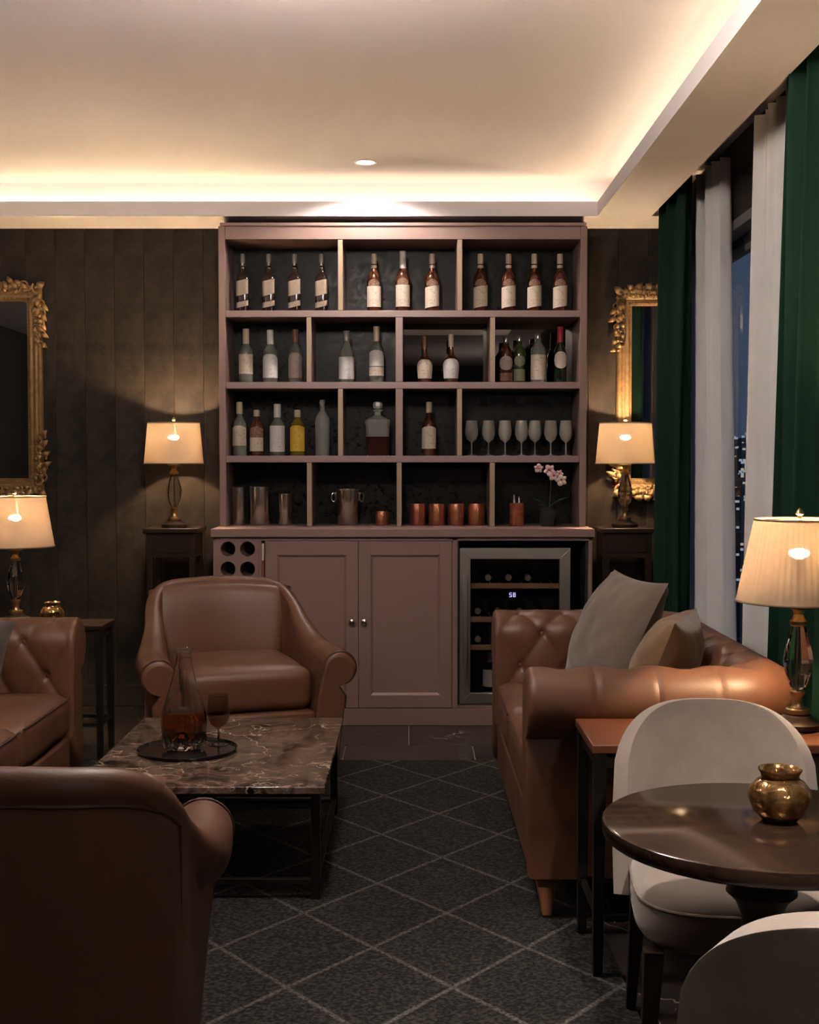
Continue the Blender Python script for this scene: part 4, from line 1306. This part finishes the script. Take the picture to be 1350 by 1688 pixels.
# ================================================================== LAMPS
def lamp(name, label, loc, rb, rt, pleats=0, z0=0.330, z1=0.540):
    t = thing(name, label, 'lamp', loc)
    bs = MB().lathe([(.062, 0), (.066, .004), (.066, .016), (.056, .022), (.040, .030), (.034, .036)], 32).build('base', M['bronze_base'], t)
    b = MB()
    b.lathe([(.028, .036), (.031, .040), (.031, .050), (.027, .054)], 28)
    b.lathe([(.018, .054), (.014, .062), (.013, .082), (.018, .090), (.019, .096), (.015, .100)], 24)
    b.build('foot_collar', M['brass'], t, smooth=35)
    cr = MB()
    cr.lathe([(.013, .100), (.020, .108), (.034, .145), (.039, .172), (.035, .200), (.026, .235), (.019, .262), (.017, .266)], 10, rot=.15)
    c_ = cr.build('crystal_column', M['crystal'], t, smooth=0)
    MB().lathe([(.0022, .100), (.0022, .266)], 10).build('core_rod', M['brass'], t)
    b = MB()
    b.lathe([(.019, .266), (.022, .270), (.022, .278), (.016, .284), (.012, .296), (.017, .308), (.031, .314), (.031, .319), (.010, .324), (.008, .372), (.010, .374), (.010, .430), (.013, .439)], 28)
    b.build('neck', M['brass'], t, smooth=35)
    bu = MB().lathe([(.0005, .440), (.012, .442), (.022, .447), (.026, .453), (.022, .459), (.012, .464), (.0005, .466)], 20, cap0=False, cap1=False).build('bulb', M['bulb'], t)
    # harp and finial
    MB().tube([(.0, .009, .374), (.0, .040, .400), (.0, .042, .47), (.0, .02, z1 - .010), (0, 0, z1 + .004), (.0, -.02, z1 - .010), (.0, -.042, .47), (.0, -.040, .400), (.0, -.009, .374)], .0016, 6).build('harp', M['brass'], t)
    b = MB()
    b.lathe([(.006, z1 + .004), (.006, z1 + .010), (.011, z1 + .014), (.008, z1 + .022), (.003, z1 + .028), (.0005, z1 + .030)], 14)
    b.build('finial', M['brass'], t)
    # shade: outer and inner cloth with pleats
    seg = pleats * 4 if pleats else 64
    b = MB()
    def ringr(k):
        return .0011 * math.cos(2 * PI * pleats * k / seg) if pleats else 0.0
    N = 10
    vs, fs = [], []
    for i in range(N + 1):
        q = i / N
        r_ = rb + (rt - rb) * q
        for k in range(seg):
            a = 2 * PI * k / seg
            rr_ = r_ + ringr(k)
            vs.append((rr_ * math.cos(a), rr_ * math.sin(a), z0 + (z1 - z0) * q))
    for i in range(N):
        for k in range(seg):
            fs.append((i * seg + k, i * seg + (k + 1) % seg, (i + 1) * seg + (k + 1) % seg, (i + 1) * seg + k))
    b.add(vs, fs)
    so = b.build('lamp_shade', M['shade'], t, smooth=80)
    for r_, z_, nm in ((rb, z0, 'trim'), (rt, z1, 'trim')):
        MB().tube([((r_ + .0008) * math.cos(2 * PI * k / 48), (r_ + .0008) * math.sin(2 * PI * k / 48), z_) for k in range(48)], .0028, 6, closed=True).build(nm, M['shade_trim'], so)
    b = MB()
    for k in range(3):
        a = 2 * PI * k / 3 + .4
        b.tube([(.004 * math.cos(a), .004 * math.sin(a), z1 + .002), ((rt - .001) * math.cos(a), (rt - .001) * math.sin(a), z1 - .004)], .0016, 6)
    b.build('spider', M['brass'], so)
    return t
lamp('table_lamp', 'crystal table lamp with pleated ivory shade at the right edge beside the tan sofa', (1.004, 3.275, 0.5754 + RZ), .157, .113, 56)
lamp('table_lamp', 'crystal table lamp with plain ivory shade left of the bar cabinet', (-1.188, 6.43, 0.9464), .149, .130, 0, .322, .526)
lamp('table_lamp', 'crystal table lamp with plain ivory shade in front of the right gilt mirror', (1.088, 6.43, 0.9464), .149, .130, 0, .322, .526)
lamp('table_lamp', 'crystal table lamp with ivory shade under the large left mirror', (-1.708, 5.51, 0.5724 + RZ), .165, .130, 0, .330, .545)

# lamp stands against the back wall
def stand(label, X):
    t = thing('lamp_stand', label, 'stand', (X, 6.45, 0), 0, 'tall dark lamp stands')
    bx('tabletop', -.138, .138, -.14, .14, .922, .946, M['wood_dark'], t, bevel=.004)
    bx('apron', -.120, .120, -.122, .122, .80, .9215, M['wood_dark'], t, bevel=.002)
    for sx in (-1, 1):
        for sy in (-1, 1):
            MB().frust((sx * .105, sy * .105, .7995), (.016, .016), (sx * .108, sy * .108, 0), (.010, .010)).build('leg', M['wood_dark'], t, smooth=0, bevel=.002)
    bx('drawer_front', -.095, .095, -.128, -.1225, .825, .905, M['wood_dark'], t, bevel=.002)
    bx('shelf', -.1, .1, -.1, .1, .22, .236, M['wood_dark'], t, bevel=.002)
stand('tall dark wood stand under the lamp left of the bar cabinet', -1.188)
stand('tall dark wood stand under the lamp right of the bar cabinet', 1.085)

# side tables
def side_table(name, label, x0, x1, y0, y1, h, mtop):
    t = thing(name, label, 'side table', ((x0 + x1) / 2, (y0 + y1) / 2, RZ))
    w_, d_ = (x1 - x0) / 2, (y1 - y0) / 2
    bx('tabletop', -w_, w_, -d_, d_, h - .022, h, mtop, t, bevel=.003)
    b = MB()
    b.box(-w_ + .03, w_ - .03, -d_ + .012, -d_ + .028, h - .06, h - .0225).box(-w_ + .03, w_ - .03, d_ - .028, d_ - .012, h - .06, h - .0225)
    b.box(-w_ + .012, -w_ + .028, -d_ + .03, d_ - .03, h - .06, h - .0225).box(w_ - .028, w_ - .012, -d_ + .03, d_ - .03, h - .06, h - .0225)
    b.build('apron', M['wood_dark'], t, smooth=0, bevel=.001)
    for sx in (-1, 1):
        for sy in (-1, 1):
            MB().frust((sx * (w_ - .020), sy * (d_ - .020), h - .0225), (.016, .016), (sx * (w_ - .018), sy * (d_ - .018), 0), (.012, .012)).build('leg', M['black_metal'], t, smooth=0, bevel=.002)
    b = MB()
    b.box(-w_ + .034, w_ - .034, -d_ + .013, -d_ + .027, .135, .150).box(-w_ + .034, w_ - .034, d_ - .027, d_ - .013, .135, .150)
    b.box(-w_ + .013, -w_ + .027, -d_ + .034, d_ - .034, .135, .150).box(w_ - .027, w_ - .013, -d_ + .034, d_ - .034, .135, .150)
    b.build('stretcher', M['black_metal'], t, smooth=0)
    return t
side_table('side_table', 'mahogany topped side table between the tan sofa and the grey chair', .445, 1.19, 3.075, 3.40, .575, M['mahogany'])
side_table('side_table', 'dark side table with thin black legs behind the left sofa', -2.05, -1.305, 5.395, 5.63, .572, M['wood_dark'])

# votive vases
def votive(label, loc):
    t = thing('mercury_vase', label, 'vase', loc, 0, 'gold mercury glass vases')
    MB().lathe([(.026, 0), (.030, .002), (.044, .016), (.0515, .034), (.053, .044), (.050, .056), (.041, .067), (.034, .071)], 40, cap1=False).build('bowl', M['mercury'], t, smooth=70)
    MB().lathe([(.034, .071), (.0315, .075), (.033, .081), (.037, .087), (.0365, .089), (.034, .088), (.030, .080), (.028, .074), (.030, .066), (.040, .05), (.036, .02), (.0005, .012)], 40, cap0=False, cap1=False).build('rim', M['mercury'], t, smooth=70)
    return t
votive('squat gold mercury glass vase on the polished round table', (.632, 2.155, .6504 + RZ))
votive('squat gold mercury glass vase behind the tufted arm of the left sofa', (-1.547, 5.50, .5724 + RZ))

# ================================================================== SOFT SEATING
def u_path(a, yf, yb, rc, n_arm, n_arc, n_back):
    """plan path of arm - back - arm: list of (x, y, nx, ny, s)"""
    P = []
    for i in range(n_arm):
        P.append((a, yf + (yb - rc - yf) * i / n_arm, 1, 0))
    for i in range(n_arc):
        t = PI / 2 * i / n_arc
        P.append((a - rc + rc * math.cos(t), yb - rc + rc * math.sin(t), math.cos(t), math.sin(t)))
    for i in range(n_back):
        P.append((a - rc - (2 * a - 2 * rc) * i / n_back, yb, 0, 1))
    for i in range(n_arc):
        t = PI / 2 + PI / 2 * i / n_arc
        P.append((-a + rc + rc * math.cos(t), yb - rc + rc * math.sin(t), math.cos(t), math.sin(t)))
    for i in range(n_arm + 1):
        P.append((-a, yb - rc - (yb - rc - yf) * i / n_arm, -1, 0))
    out, s = [], 0
    for i, p in enumerate(P):
        if i:
            s += math.hypot(p[0] - P[i - 1][0], p[1] - P[i - 1][1])
        out.append((*p, s))
    return out

def loft(path, section, i0, i1, cap_start, cap_end, disp=None):
    b = MB()
    rings = []
    for i in range(i0, i1 + 1):
        x, y, nx, ny, s = path[i]
        pr = section(i, s)
        ring = []
        for k, (n_, z_) in enumerate(pr):
            if disp:
                ka, kb = max(k - 1, 0), min(k + 1, len(pr) - 1)
                tn, tz = pr[kb][0] - pr[ka][0], pr[kb][1] - pr[ka][1]
                l_ = math.hypot(tn, tz) or 1
                d = disp(s, k, pr, i)
                n2, z2_ = n_ - tz / l_ * d, z_ + tn / l_ * d
            else:
                n2, z2_ = n_, z_
            ring.append((x + nx * n2, y + ny * n2, z2_))
        rings.append(ring)
    m = len(rings[0])
    def cap_rings(ring, nxt):
        c = Vector((0, 0, 0))
        for p in ring:
            c += Vector(p)
        c /= len(ring)
        d = (Vector(ring[0]) - Vector(nxt[0])).normalized()
        extra = []
        for sc, of in ((.985, .008), (.945, .013), (.85, .016)):
            extra.append([tuple(c + (Vector(p) - c) * sc + d * of) for p in ring])
        return extra
    if cap_start:
        ex = cap_rings(rings[0], rings[1])
        rings = ex[::-1] + rings
    if cap_end:
        ex = cap_rings(rings[-1], rings[-2])
        rings = rings + ex
    vs = [p for r_ in rings for p in r_]
    fs = []
    for i in range(len(rings) - 1):
        for k in range(m - 1):
            fs.append((i * m + k, i * m + k + 1, (i + 1) * m + k + 1, (i + 1) * m + k))
        fs.append((i * m + m - 1, i * m, (i + 1) * m, (i + 1) * m + m - 1))
    if cap_start:
        fs.append(tuple(range(m)))
    if cap_end:
        fs.append(tuple((len(rings) - 1) * m + k for k in range(m - 1, -1, -1)))
    b.add(vs, fs)
    return b

# ---------------- tufted roll arm sofa
def make_sofa(name, label, W=1.52, D=.79):
    t = thing(name, label, 'sofa')
    a = W / 2 - .095                       # plan line of arms
    yb, yf = D / 2 - .13, -D / 2 + .016
    n_arm, n_arc, n_back = 66, 16, 130
    path = u_path(a, yf, yb, .10, n_arm, n_arc, n_back)
    cz, cr, cn = .600, .098, .028
    NI, NR, NO = 36, 40, 6
    base = []
    for k in range(NI):
        q = k / NI
        base.append((-.082 + .012 * q, .27 + (cz - .27) * q))
    for k in range(NR + 1):
        an = R(180 - 262 * k / NR)
        base.append((cn + cr * math.cos(an), cz + cr * math.sin(an)))
    for k in range(1, NO + 1):
        base.append((cn + .028, .495 - (.495 - .115) * k / NO))
    arc = [0]
    for k in range(1, len(base)):
        arc.append(arc[-1] + math.hypot(base[k][0] - base[k - 1][0], base[k][1] - base[k - 1][1]))
    v_roll = arc[NI]
    v_top = arc[NI + 12]
    v_end = arc[NI + NR]
    total = path[-1][4]
    nb = round(total / .172)
    step = total / nb
    vstep = .125
    def disp(s, k, pr, i):
        v = arc[k]
        edge = min(1.0, min(s, total - s) / .05)
        out = 0.0
        # diamonds on the inside and the start of the roll
        w_in = smoothstep(.05, .13, v) * (1 - smoothstep(v_top - .01, v_top + .05, v))
        if w_in > 0:
            p, q = s / step + (v - v_roll - .02) / (2 * vstep), s / step - (v - v_roll - .02) / (2 * vstep)
            f = (abs(math.sin(PI * p)) * abs(math.sin(PI * q))) ** .42
            dp_ = p - round(p)
            dq_ = q - round(q)
            hole = math.exp(-((dp_ * dp_ + dq_ * dq_) / .010))
            out += w_in * (.019 * (f - .80) - .015 * hole)
        w_out = smoothstep(v_top - .01, v_top + .05, v) * (1 - smoothstep(v_end - .04, v_end, v))
        if w_out > 0:
            ds_ = (s / step - round(s / step)) * step
            out -= w_out * .005 * math.exp(-(ds_ / .006) ** 2)
        return out * edge
    sec = lambda i, s: base
    iA, iB = n_arm + n_arc // 2, n_arm + n_arc + n_back + n_arc // 2
    last = len(path) - 1
    loft(path, sec, 0, iA, True, False, disp).build('arm', M['leather'], t, smooth=50)
    loft(path, sec, iA, iB, False, False, disp).build('backrest', M['leather'], t, smooth=50)
    loft(path, sec, iB, last, False, True, disp).build('arm', M['leather'], t, smooth=50)
    # buttons at the diamond crossings
    bt = MB()
    def surf(s, v):
        i = min(range(len(path)), key=lambda j: abs(path[j][4] - s))
        k = min(range(NI + NR), key=lambda j: abs(arc[j] - v))
        x, y, nx, ny, _ = path[i]
        n_, z_ = base[k]
        ka, kb = max(k - 1, 0), k + 1
        tn, tz_ = base[kb][0] - base[ka][0], base[kb][1] - base[ka][1]
        l_ = math.hypot(tn, tz_)
        nn, nz_ = -tz_ / l_, tn / l_
        return Vector((x + nx * n_, y + ny * n_, z_)), Vector((nx * nn, ny * nn, nz_))
    bmesh_shared = None
    bm_ = MB().lathe([(.0125, -.004), (.0120, .001), (.009, .004), (.004, .0055), (.0005, .006)], 12, cap1=False)
    for rw in range(-2, 1):
        vv = v_roll + .02 + rw * vstep
        if vv < .10:
            continue
        for jj in range(nb + 1):
            ss = (jj + (.5 if rw % 2 else 0)) * step
            if ss < .06 or ss > total - .06:
                continue
            p, nrm = surf(ss, vv)
            o = bm_.build('button', M['leather'], t) if bmesh_shared is None else bpy.data.objects.new('button', bmesh_shared)
            if bmesh_shared is None:
                bmesh_shared = o.data
            else:
                COL.objects.link(o)
                o.parent = t
            o.location = p - nrm * .026
            o.rotation_euler = nrm.to_track_quat('Z', 'Y').to_euler()
    # seat base rail and cushion
    iw = a - .078
    bx('base_rail', -iw, iw, -D / 2 + .012, yb - .05, .115, .283, M['leather'], t, bevel=.012)
    for s in (-1, 1):
        c = MB().rbox(iw - .004, D - .200, .155, .045, 14, .024, (s * (iw / 2), -.098, .362))
        cu = c.build('seat_cushion', M['leather'], t, smooth=70)
        x0, x1 = s * iw / 2 - iw / 2 + .022, s * iw / 2 + iw / 2 - .022
        MB().tube([(x0, -D / 2 + .006, .424), (x1, -D / 2 + .006, .424)], .0042, 6).build('piping', M['leather_seam'], cu)
    # legs
    for sx in (-1, 1):
        for sy, yy in ((-1, -D / 2 + .06), (1, D / 2 - .17)):
            MB().frust((sx * (a - .005), yy, .116), (.034, .030), (sx * (a + .008), yy - .004 * sy, 0), (.014, .014)).build('leg', M['oak'], t, smooth=0, bevel=.004)
    return t
s1 = make_sofa('sofa', 'tan tufted leather sofa at right with two velvet cushions')
s1.location = (.715, 4.19, 0)
s1.rotation_euler = (0, 0, R(-90))
s2 = dup(s1)
tag(s2, 'tan tufted leather sofa cut off by the left picture edge', 'sofa')
s2.location = (-1.60, 3.95, 0)
s2.rotation_euler = (0, 0, R(90))

# ---------------- leather armchair
def make_armchair(name, label, W=.78, D=.74):
    t = thing(name, label, 'armchair', group='brown leather armchairs')
    a = W / 2 - .085
    yb, yf = D / 2 - .075, -D / 2 + .016
    path = u_path(a, yf, yb, .19, 24, 18, 34)
    total = path[-1][4]
    NI, NR, NO = 14, 20, 8
    def section(i, s):
        q = min(s, total - s) / (total / 2)             # 0 arm front .. 1 back centre
        H = .540 + .012 * math.sin(PI * min(1, q / .4)) + .210 * smoothstep(.22, .80, q) + .034 * (1 - ((1 - max(q, .6)) / .4) ** 2)
        Rr = .064 - .033 * smoothstep(.25, .6, q)
        out = .052 * (1 - smoothstep(.15, .62, q))     # outward roll of the arms
        lean = .045 * smoothstep(.5, .8, q)             # the back leans out
        cn, cz_ = -.012 + out + lean, H - Rr
        pr = []
        for k in range(NI):
            qq = k / NI
            pr.append((-.060 + (cn - Rr + .060) * qq ** 1.6, .26 + (cz_ - .26) * qq))
        for k in range(NR + 1):
            an = R(180 - (215 + 25 * (1 - smoothstep(.2, .55, q))) * k / NR)
            pr.append((cn + Rr * math.cos(an), cz_ + Rr * math.sin(an)))
        n1, z1_ = pr[-1]
        nb_ = .034
        n1b = nb_ + lean * .7
        for k in range(1, NO + 1):
            qq = k / NO
            pr.append(((n1 * (1 - qq) + nb_ * qq) if k > 1 else min(n1, n1b), (z1_ - .012) + (.10 - z1_ + .012) * (qq - 1 / NO) / (1 - 1 / NO)))
        return pr
    n_arm, n_arc, n_back = 24, 18, 34
    iA, iB = n_arm + n_arc // 3, n_arm + n_arc + n_back + 2 * n_arc // 3
    last = len(path) - 1
    loft(path, section, 0, iA, True, False).build('arm', M['leather'], t, smooth=50)
    loft(path, section, iA, iB, False, False).build('backrest', M['leather'], t, smooth=50)
    loft(path, section, iB, last, False, True).build('arm', M['leather'], t, smooth=50)
    # inner back cushion, slightly crowned, wider at the top
    def bc(u, v):
        x_ = (u - .5) * 2
        hwid = .225 + .075 * v
        top_ = .768 - .030 * abs(x_) ** 3
        z_ = .40 + (top_ - .40) * v
        e = (1 - abs(x_) ** 4) * (1 - abs(2 * v - 1) ** 5)
        y_ = yb - .078 + .072 * v ** 1.5 - .036 * max(e, 0) ** .5 - .055 * x_ * x_ * (1 - .2 * v)
        return (x_ * hwid, y_, z_)
    bcm = MB().grid(bc, 22, 16)
    bo = bcm.build('back_cushion', M['leather'], t, smooth=70)
    sm = bo.modifiers.new('thick', 'SOLIDIFY')
    sm.thickness = .05
    sm.offset = -1 
    # seat
    iw = a - .056
    MB().rbox(2 * iw, D - .20, .165, .045, 14, .026, (0, -.060, .395)).build('seat_cushion', M['leather'], t, smooth=70)
    bx('base_rail', -iw, iw, -D / 2 + .022, yb - .04, .10, .315, M['leather'], t, bevel=.012)
    # piping round the arm fronts
    for sgn, ii, nxt in ((1, 0, 1), (-1, last, last - 1)):
        x, y, nx, ny, s = path[ii]
        pts = [(x + nx * n_, y - .006, z_) for n_, z_ in section(ii, s)[2:NI + NR + 4]]
        MB().tube(pts, .0045, 6).build('piping', M['leather_seam'], t)
    # piping round the outside back panel
    pts = []
    for i in range(iA - 2, iB + 3):
        x, y, nx, ny, s = path[i]
        n_, z_ = section(i, s)[NI + NR + 1]
        pts.append((x + nx * (n_ + .001), y + ny * (n_ + .001), z_ + .004))
    lo = pts[0], pts[-1]
    pts = [(lo[0][0] - .004, lo[0][1], .12)] + pts + [(lo[1][0] + .004, lo[1][1], .12)]
    MB().tube(pts, .004, 6).build('piping', M['leather_seam'], t)
    for sx in (-1, 1):
        for sy in (-1, 1):
            MB().frust((sx * .27, sy * .27, .101), (.024, .024), (sx * .285, sy * .285, 0), (.014, .014)).build('leg', M['oak'], t, smooth=0, bevel=.003)
    return t
a1 = make_armchair('armchair', 'brown leather armchair facing the viewer in front of the bar cabinet')
a1.location = (-.710, 5.09, 0)
a1.rotation_euler = (0, 0, R(19))
a2 = dup(a1)
tag(a2, 'brown leather armchair seen from behind in the left foreground', 'armchair', 'brown leather armchairs')
a2.location = (-.735, 2.30, 0)
a2.rotation_euler = (0, 0, R(188))

# ---------------- cushions
def pillow(name, label, w_, h_, th, m, loc, rot, seed):
    b = MB()
    n = 28
    def P(sg):
        def f(u, v):
            a_, c_ = 2 * u - 1, 2 * v - 1
            x = w_ / 2 * a_ * (1 - .075 * (1 - c_ * c_))
            z = h_ / 2 * c_ * (1 - .075 * (1 - a_ * a_))
            e = max(0.0, (1 - a_ ** 2) * (1 - c_ ** 2)) ** .46
            wr = .010 * noise.noise(Vector((x * 7 + seed, z * 7, sg))) + .006 * noise.noise(Vector((x * 18 + seed, z * 18, sg)))
            return (x, sg * (th / 2 * e + wr * min(1, 3 * e)), z + .012 * noise.noise(Vector((x * 4, seed, 2))) * 0)
        return f
    b.grid(P(-1), n, n)
    b.grid(P(1), n, n, flip=True)
    o = b.build(name, M[m], None, smooth=75)
    o.location = loc
    o.rotation_euler = rot
    tag(o, label, 'cushion')
    return o
def pillow_pose(o, top_a, top_b, lean, size):
    """top_a, top_b: the two top corners; lean: degrees the top falls back"""
    A, B = Vector(top_a), Vector(top_b)
    ax = (B - A).normalized()
    back = Vector((0, 0, 1)).cross(ax).normalized()      # horizontal, behind the cushion
    up = (Vector((0, 0, 1)) * math.cos(R(lean)) + back * math.sin(R(lean))).normalized()
    ay = up.cross(ax).normalized()
    up = ax.cross(ay)
    c = (A + B) / 2 - up * size / 2
    m = Matrix(((ax.x, ay.x, up.x, c.x), (ax.y, ay.y, up.y, c.y), (ax.z, ay.z, up.z, c.z), (0, 0, 0, 1)))
    o.matrix_world = m
o = pillow('velvet_cushion', 'large taupe velvet cushion leaning against the right sofa back', .47, .44, .21, 'taupe', (0, 0, 0), (0, 0, 0), 1.0)
pillow_pose(o, (.742, 4.60, .885), (.845, 4.15, .877), 25, .44)
o = pillow('velvet_cushion', 'smaller bronze velvet cushion leaning on the right sofa beside the taupe one', .35, .33, .20, 'gold_velvet', (0, 0, 0), (0, 0, 0), 5.0)
pillow_pose(o, (.915, 4.06, .805), (.785, 3.75, .795), 22, .33)
o = pillow('velvet_cushion', 'dark charcoal brown cushion leaning against the tufted arm of the left sofa', .40, .27, .15, 'charcoal', (0, 0, 0), (0, 0, 0), 9.0)
pillow_pose(o, (-1.75, 4.42, .742), (-1.36, 4.38, .725), 26, .27)

# ================================================================== RUG
# object origin lies on a lattice crossing so the woven diamonds register
RO = (.110, 3.026)
b = MB().box(-2.45 - RO[0], .525 - RO[0], 1.75 - RO[1], 5.383 - RO[1], 0.0005, .0070)
rug = b.build('rug', M['rug'], None, smooth=0, bevel=.003, loc=(RO[0], RO[1], 0))
tag(rug, 'charcoal rug with a pale diamond lattice under the seating group', 'rug')

# ================================================================== COFFEE TABLE
ct = thing('coffee_table', 'low coffee table with veined brown marble top and black metal legs', 'coffee table', (-.603, 4.098, RZ))
hw, hd = .3615, .497
zt = .345 - RZ
bx('marble_top', -hw, hw, -hd, hd, zt - .022, zt, M['marble'], ct, bevel=.003)
def ring(z0, z1, name):
    e = .020
    b = MB()
    b.box(-hw + .045, hw - .045, -hd + .040, -hd + .060, z0, z1).box(-hw + .045, hw - .045, hd - .060, hd - .040, z0, z1)
    b.box(-hw + .020, -hw + .040, -hd + .065, hd - .065, z0, z1).box(hw - .040, hw - .020, -hd + .065, hd - .065, z0, z1)
    b.build(name, M['black_metal'], ct, smooth=0, bevel=.001)
ring(zt - .075, zt - .060, 'upper_frame')
ring(.045, .058, 'lower_frame')
bx('underlay', -hw + .02, hw - .02, -hd + .02, hd - .02, zt - .034, zt - .0225, M['black_metal'], ct)
for sx in (-1, 1):
    for sy in (-1, 1):
        bx('leg', sx * (hw - .030) - .013, sx * (hw - .030) + .013, sy * (hd - .050) - .013, sy * (hd - .050) + .013, 0, zt - .0225, M['black_metal'], ct, bevel=.002)
b = MB()
b.tube([(hw - .03, -hd + .05, zt - .06), (-hw + .03, hd - .05, .05)], .005, 6).tube([(-hw + .03, -hd + .05, zt - .06), (hw - .03, hd - .05, .05)], .005, 6)
b.build('brace', M['bronze_base'], ct)

# tray with decanter and glass
TX, TY = -.712, 4.055
tr = thing('serving_tray', 'round dark bronze tray on the marble coffee table', 'tray', (TX, TY, .345))
MB().lathe([(.150, 0), (.156, .003), (.160, .012), (.158, .0125), (.152, .005), (.0005, .0045)], 48, cap1=False).build('tray', M['tray_black'], tr, smooth=40)
dc = thing('whisky_decanter', 'conical glass decanter with amber whisky on the round tray', 'decanter', (TX - .012, TY + .01, .3503))
outp = [(.030, 0), (.046, .003), (.056, .014), (.066, .032), (.0715, .055), (.0735, .085), (.071, .115), (.060, .155), (.046, .200), (.033, .245), (.0255, .280), (.0235, .305), (.026, .318), (.032, .324)]
inp = [(.030, .325), (.0225, .312), (.0215, .300), (.0235, .280), (.031, .245), (.044, .200), (.058, .155), (.069, .115), (.0712, .085), (.069, .058), (.063, .038), (.050, .026), (.0005, .024)]
MB().lathe(outp + inp, 40, cap1=False).build('body', M['glass'], dc, smooth=50)
b = MB()
b.lathe([(.0005, .0245), (.049, .0265), (.0625, .0385), (.0686, .058), (.0708, .085), (.0686, .112), (.066, .124), (.0005, .124)], 40, cap0=False, cap1=False)
b.build('whisky', M['amber'], dc, smooth=50)
# cut facets round the foot
b = MB()
for k in range(14):
    a = 2 * PI * k / 14
    cx, cy = .064 * math.cos(a), .064 * math.sin(a)
    b.lathe([(.002, .010), (.010, .022), (.012, .034), (.008, .046), (.0005, .052)], 6, cx=cx, cy=cy)
b.build('cut_facets', M['crystal'], dc, smooth=0)
sn = goblet('snifter_glass', 'short stemmed smoky glass of whisky right of the conical decanter', TX + .088, TY + .075, .3503, .037, .165, 'smoke_glass', None, bowl=.66, foot=.9)
MB().lathe([(.0005, .064), (.020, .067), (.029, .077), (.0305, .081), (.0005, .0815)], 24, cap0=False, cap1=False).build('whisky', M['amber'], sn)

# ================================================================== ROUND TABLE AND SUEDE CHAIRS
TBX, TBY = .600, 2.145
rt = thing('round_table', 'small round espresso wood table with a glossy top', 'table', (TBX, TBY, RZ))
MB().lathe([(.250, .619), (.263, .620), (.2685, .624), (.2700, .630), (.2705, .642), (.2690, .6475), (.2650, .650)], 72).build('tabletop', M['table_gloss'], rt, smooth=40)
MB().lathe([(.090, .614), (.060, .605), (.040, .59), (.036, .565), (.040, .555), (.056, .54), (.060, .53), (.044, .515), (.034, .49), (.030, .38), (.034, .20), (.046, .09), (.05, .05), (.06, .035)], 32).build('pedestal', M['wood_dark'], rt, smooth=35)
MB().lathe([(.17, 0), (.178, .006), (.178, .014), (.165, .022), (.10, .030), (.062, .036)], 48).build('foot', M['wood_dark'], rt, smooth=35)

def make_chair(name, label):
    t = thing(name, label, 'chair', group='grey suede tub chairs')
    Rb, th = .198, 66.0
    zlow, zm, ztop = .30, .455, .712
    b = MB()
    def shell(u, v):
        q = 2 * u - 1
        zt_ = zm + (ztop - zm) * max(0.0, 1 - abs(q) ** 3.0) ** (1 / 3.0)
        z_ = zlow + (zt_ - zlow) * v
        k_ = (z_ - zlow) / .4
        x_ = .211 * q * (1 + .05 * k_)
        y_ = .205 + .055 * k_ - .115 * abs(q) ** 2.6 * (1 - .25 * k_)
        return (x_, y_, z_)
    b.grid(shell, 44, 18)
    o = b.build('backrest', M['suede'], t, smooth=80)
    sm = o.modifiers.new('thick', 'SOLIDIFY')
    sm.thickness = .042
    sm.offset = 0
    bv = o.modifiers.new('soft', 'BEVEL')
    bv.width = .016
    bv.segments = 4
    bv.limit_method = 'ANGLE'
    bv.angle_limit = R(50)
    # seat pad
    c = MB()
    def seat_ring(f, z_, n=56):
        out = []
        for k in range(n):
            an = 2 * PI * k / n
            cx, sy = math.cos(an), math.sin(an)
            ex = 3.4
            k_ = 1 / (abs(cx) ** ex + abs(sy) ** ex) ** (1 / ex)
            out.append((.198 * f * k_ * cx, .215 * f * k_ * sy - .040, z_))
        return out
    def pad(rings):
        m = MB()
        n = len(rings[0])
        vs = [p for r_ in rings for p in r_]
        fs = []
        for i in range(len(rings) - 1):
            for k in range(n):
                fs.append((i * n + k, i * n + (k + 1) % n, (i + 1) * n + (k + 1) % n, (i + 1) * n + k))
        fs.append(tuple(range(n - 1, -1, -1)))
        fs.append(tuple((len(rings) - 1) * n + k for k in range(n)))
        m.add(vs, fs)
        return m
    so = pad([seat_ring(.84, .292), seat_ring(.93, .296), seat_ring(.985, .312), seat_ring(1.0, .335), seat_ring(.995, .372), seat_ring(.985, .384), seat_ring(.955, .400), seat_ring(.88, .412), seat_ring(.70, .420), seat_ring(.40, .425), seat_ring(.08, .426)]).build('seat', M['suede'], t, smooth=60)
    MB().tube(seat_ring(.992, .378), .0032, 6, closed=True).build('piping', M['suede_seam'], so)
    for sx in (-1, 1):
        for fy, yy in ((-1, -.205), (1, .175)):
            MB().frust((sx * .165, yy, .2925), (.020, .020), (sx * .182, yy + fy * .022, 0), (.011, .011)).build('leg', M['wood_dark'], t, smooth=0, bevel=.003)
    return t
c1 = make_chair('tub_chair', 'grey suede tub chair behind the round table')
c1.location = (.672, 2.69, 0)
c1.rotation_euler = (0, 0, R(-6))
c2 = dup(c1)
tag(c2, 'grey suede tub chair seen from behind at the bottom right corner', 'chair', 'grey suede tub chairs')
c2.location = (.592, 1.764, 0)
c2.rotation_euler = (0, 0, R(173))

# seating that stands on the rug rests on its pile
for o in (a1, a2):
    o.location.z = RZ
for o in (s1, s2, c1, c2):
    o.location.z = RZ
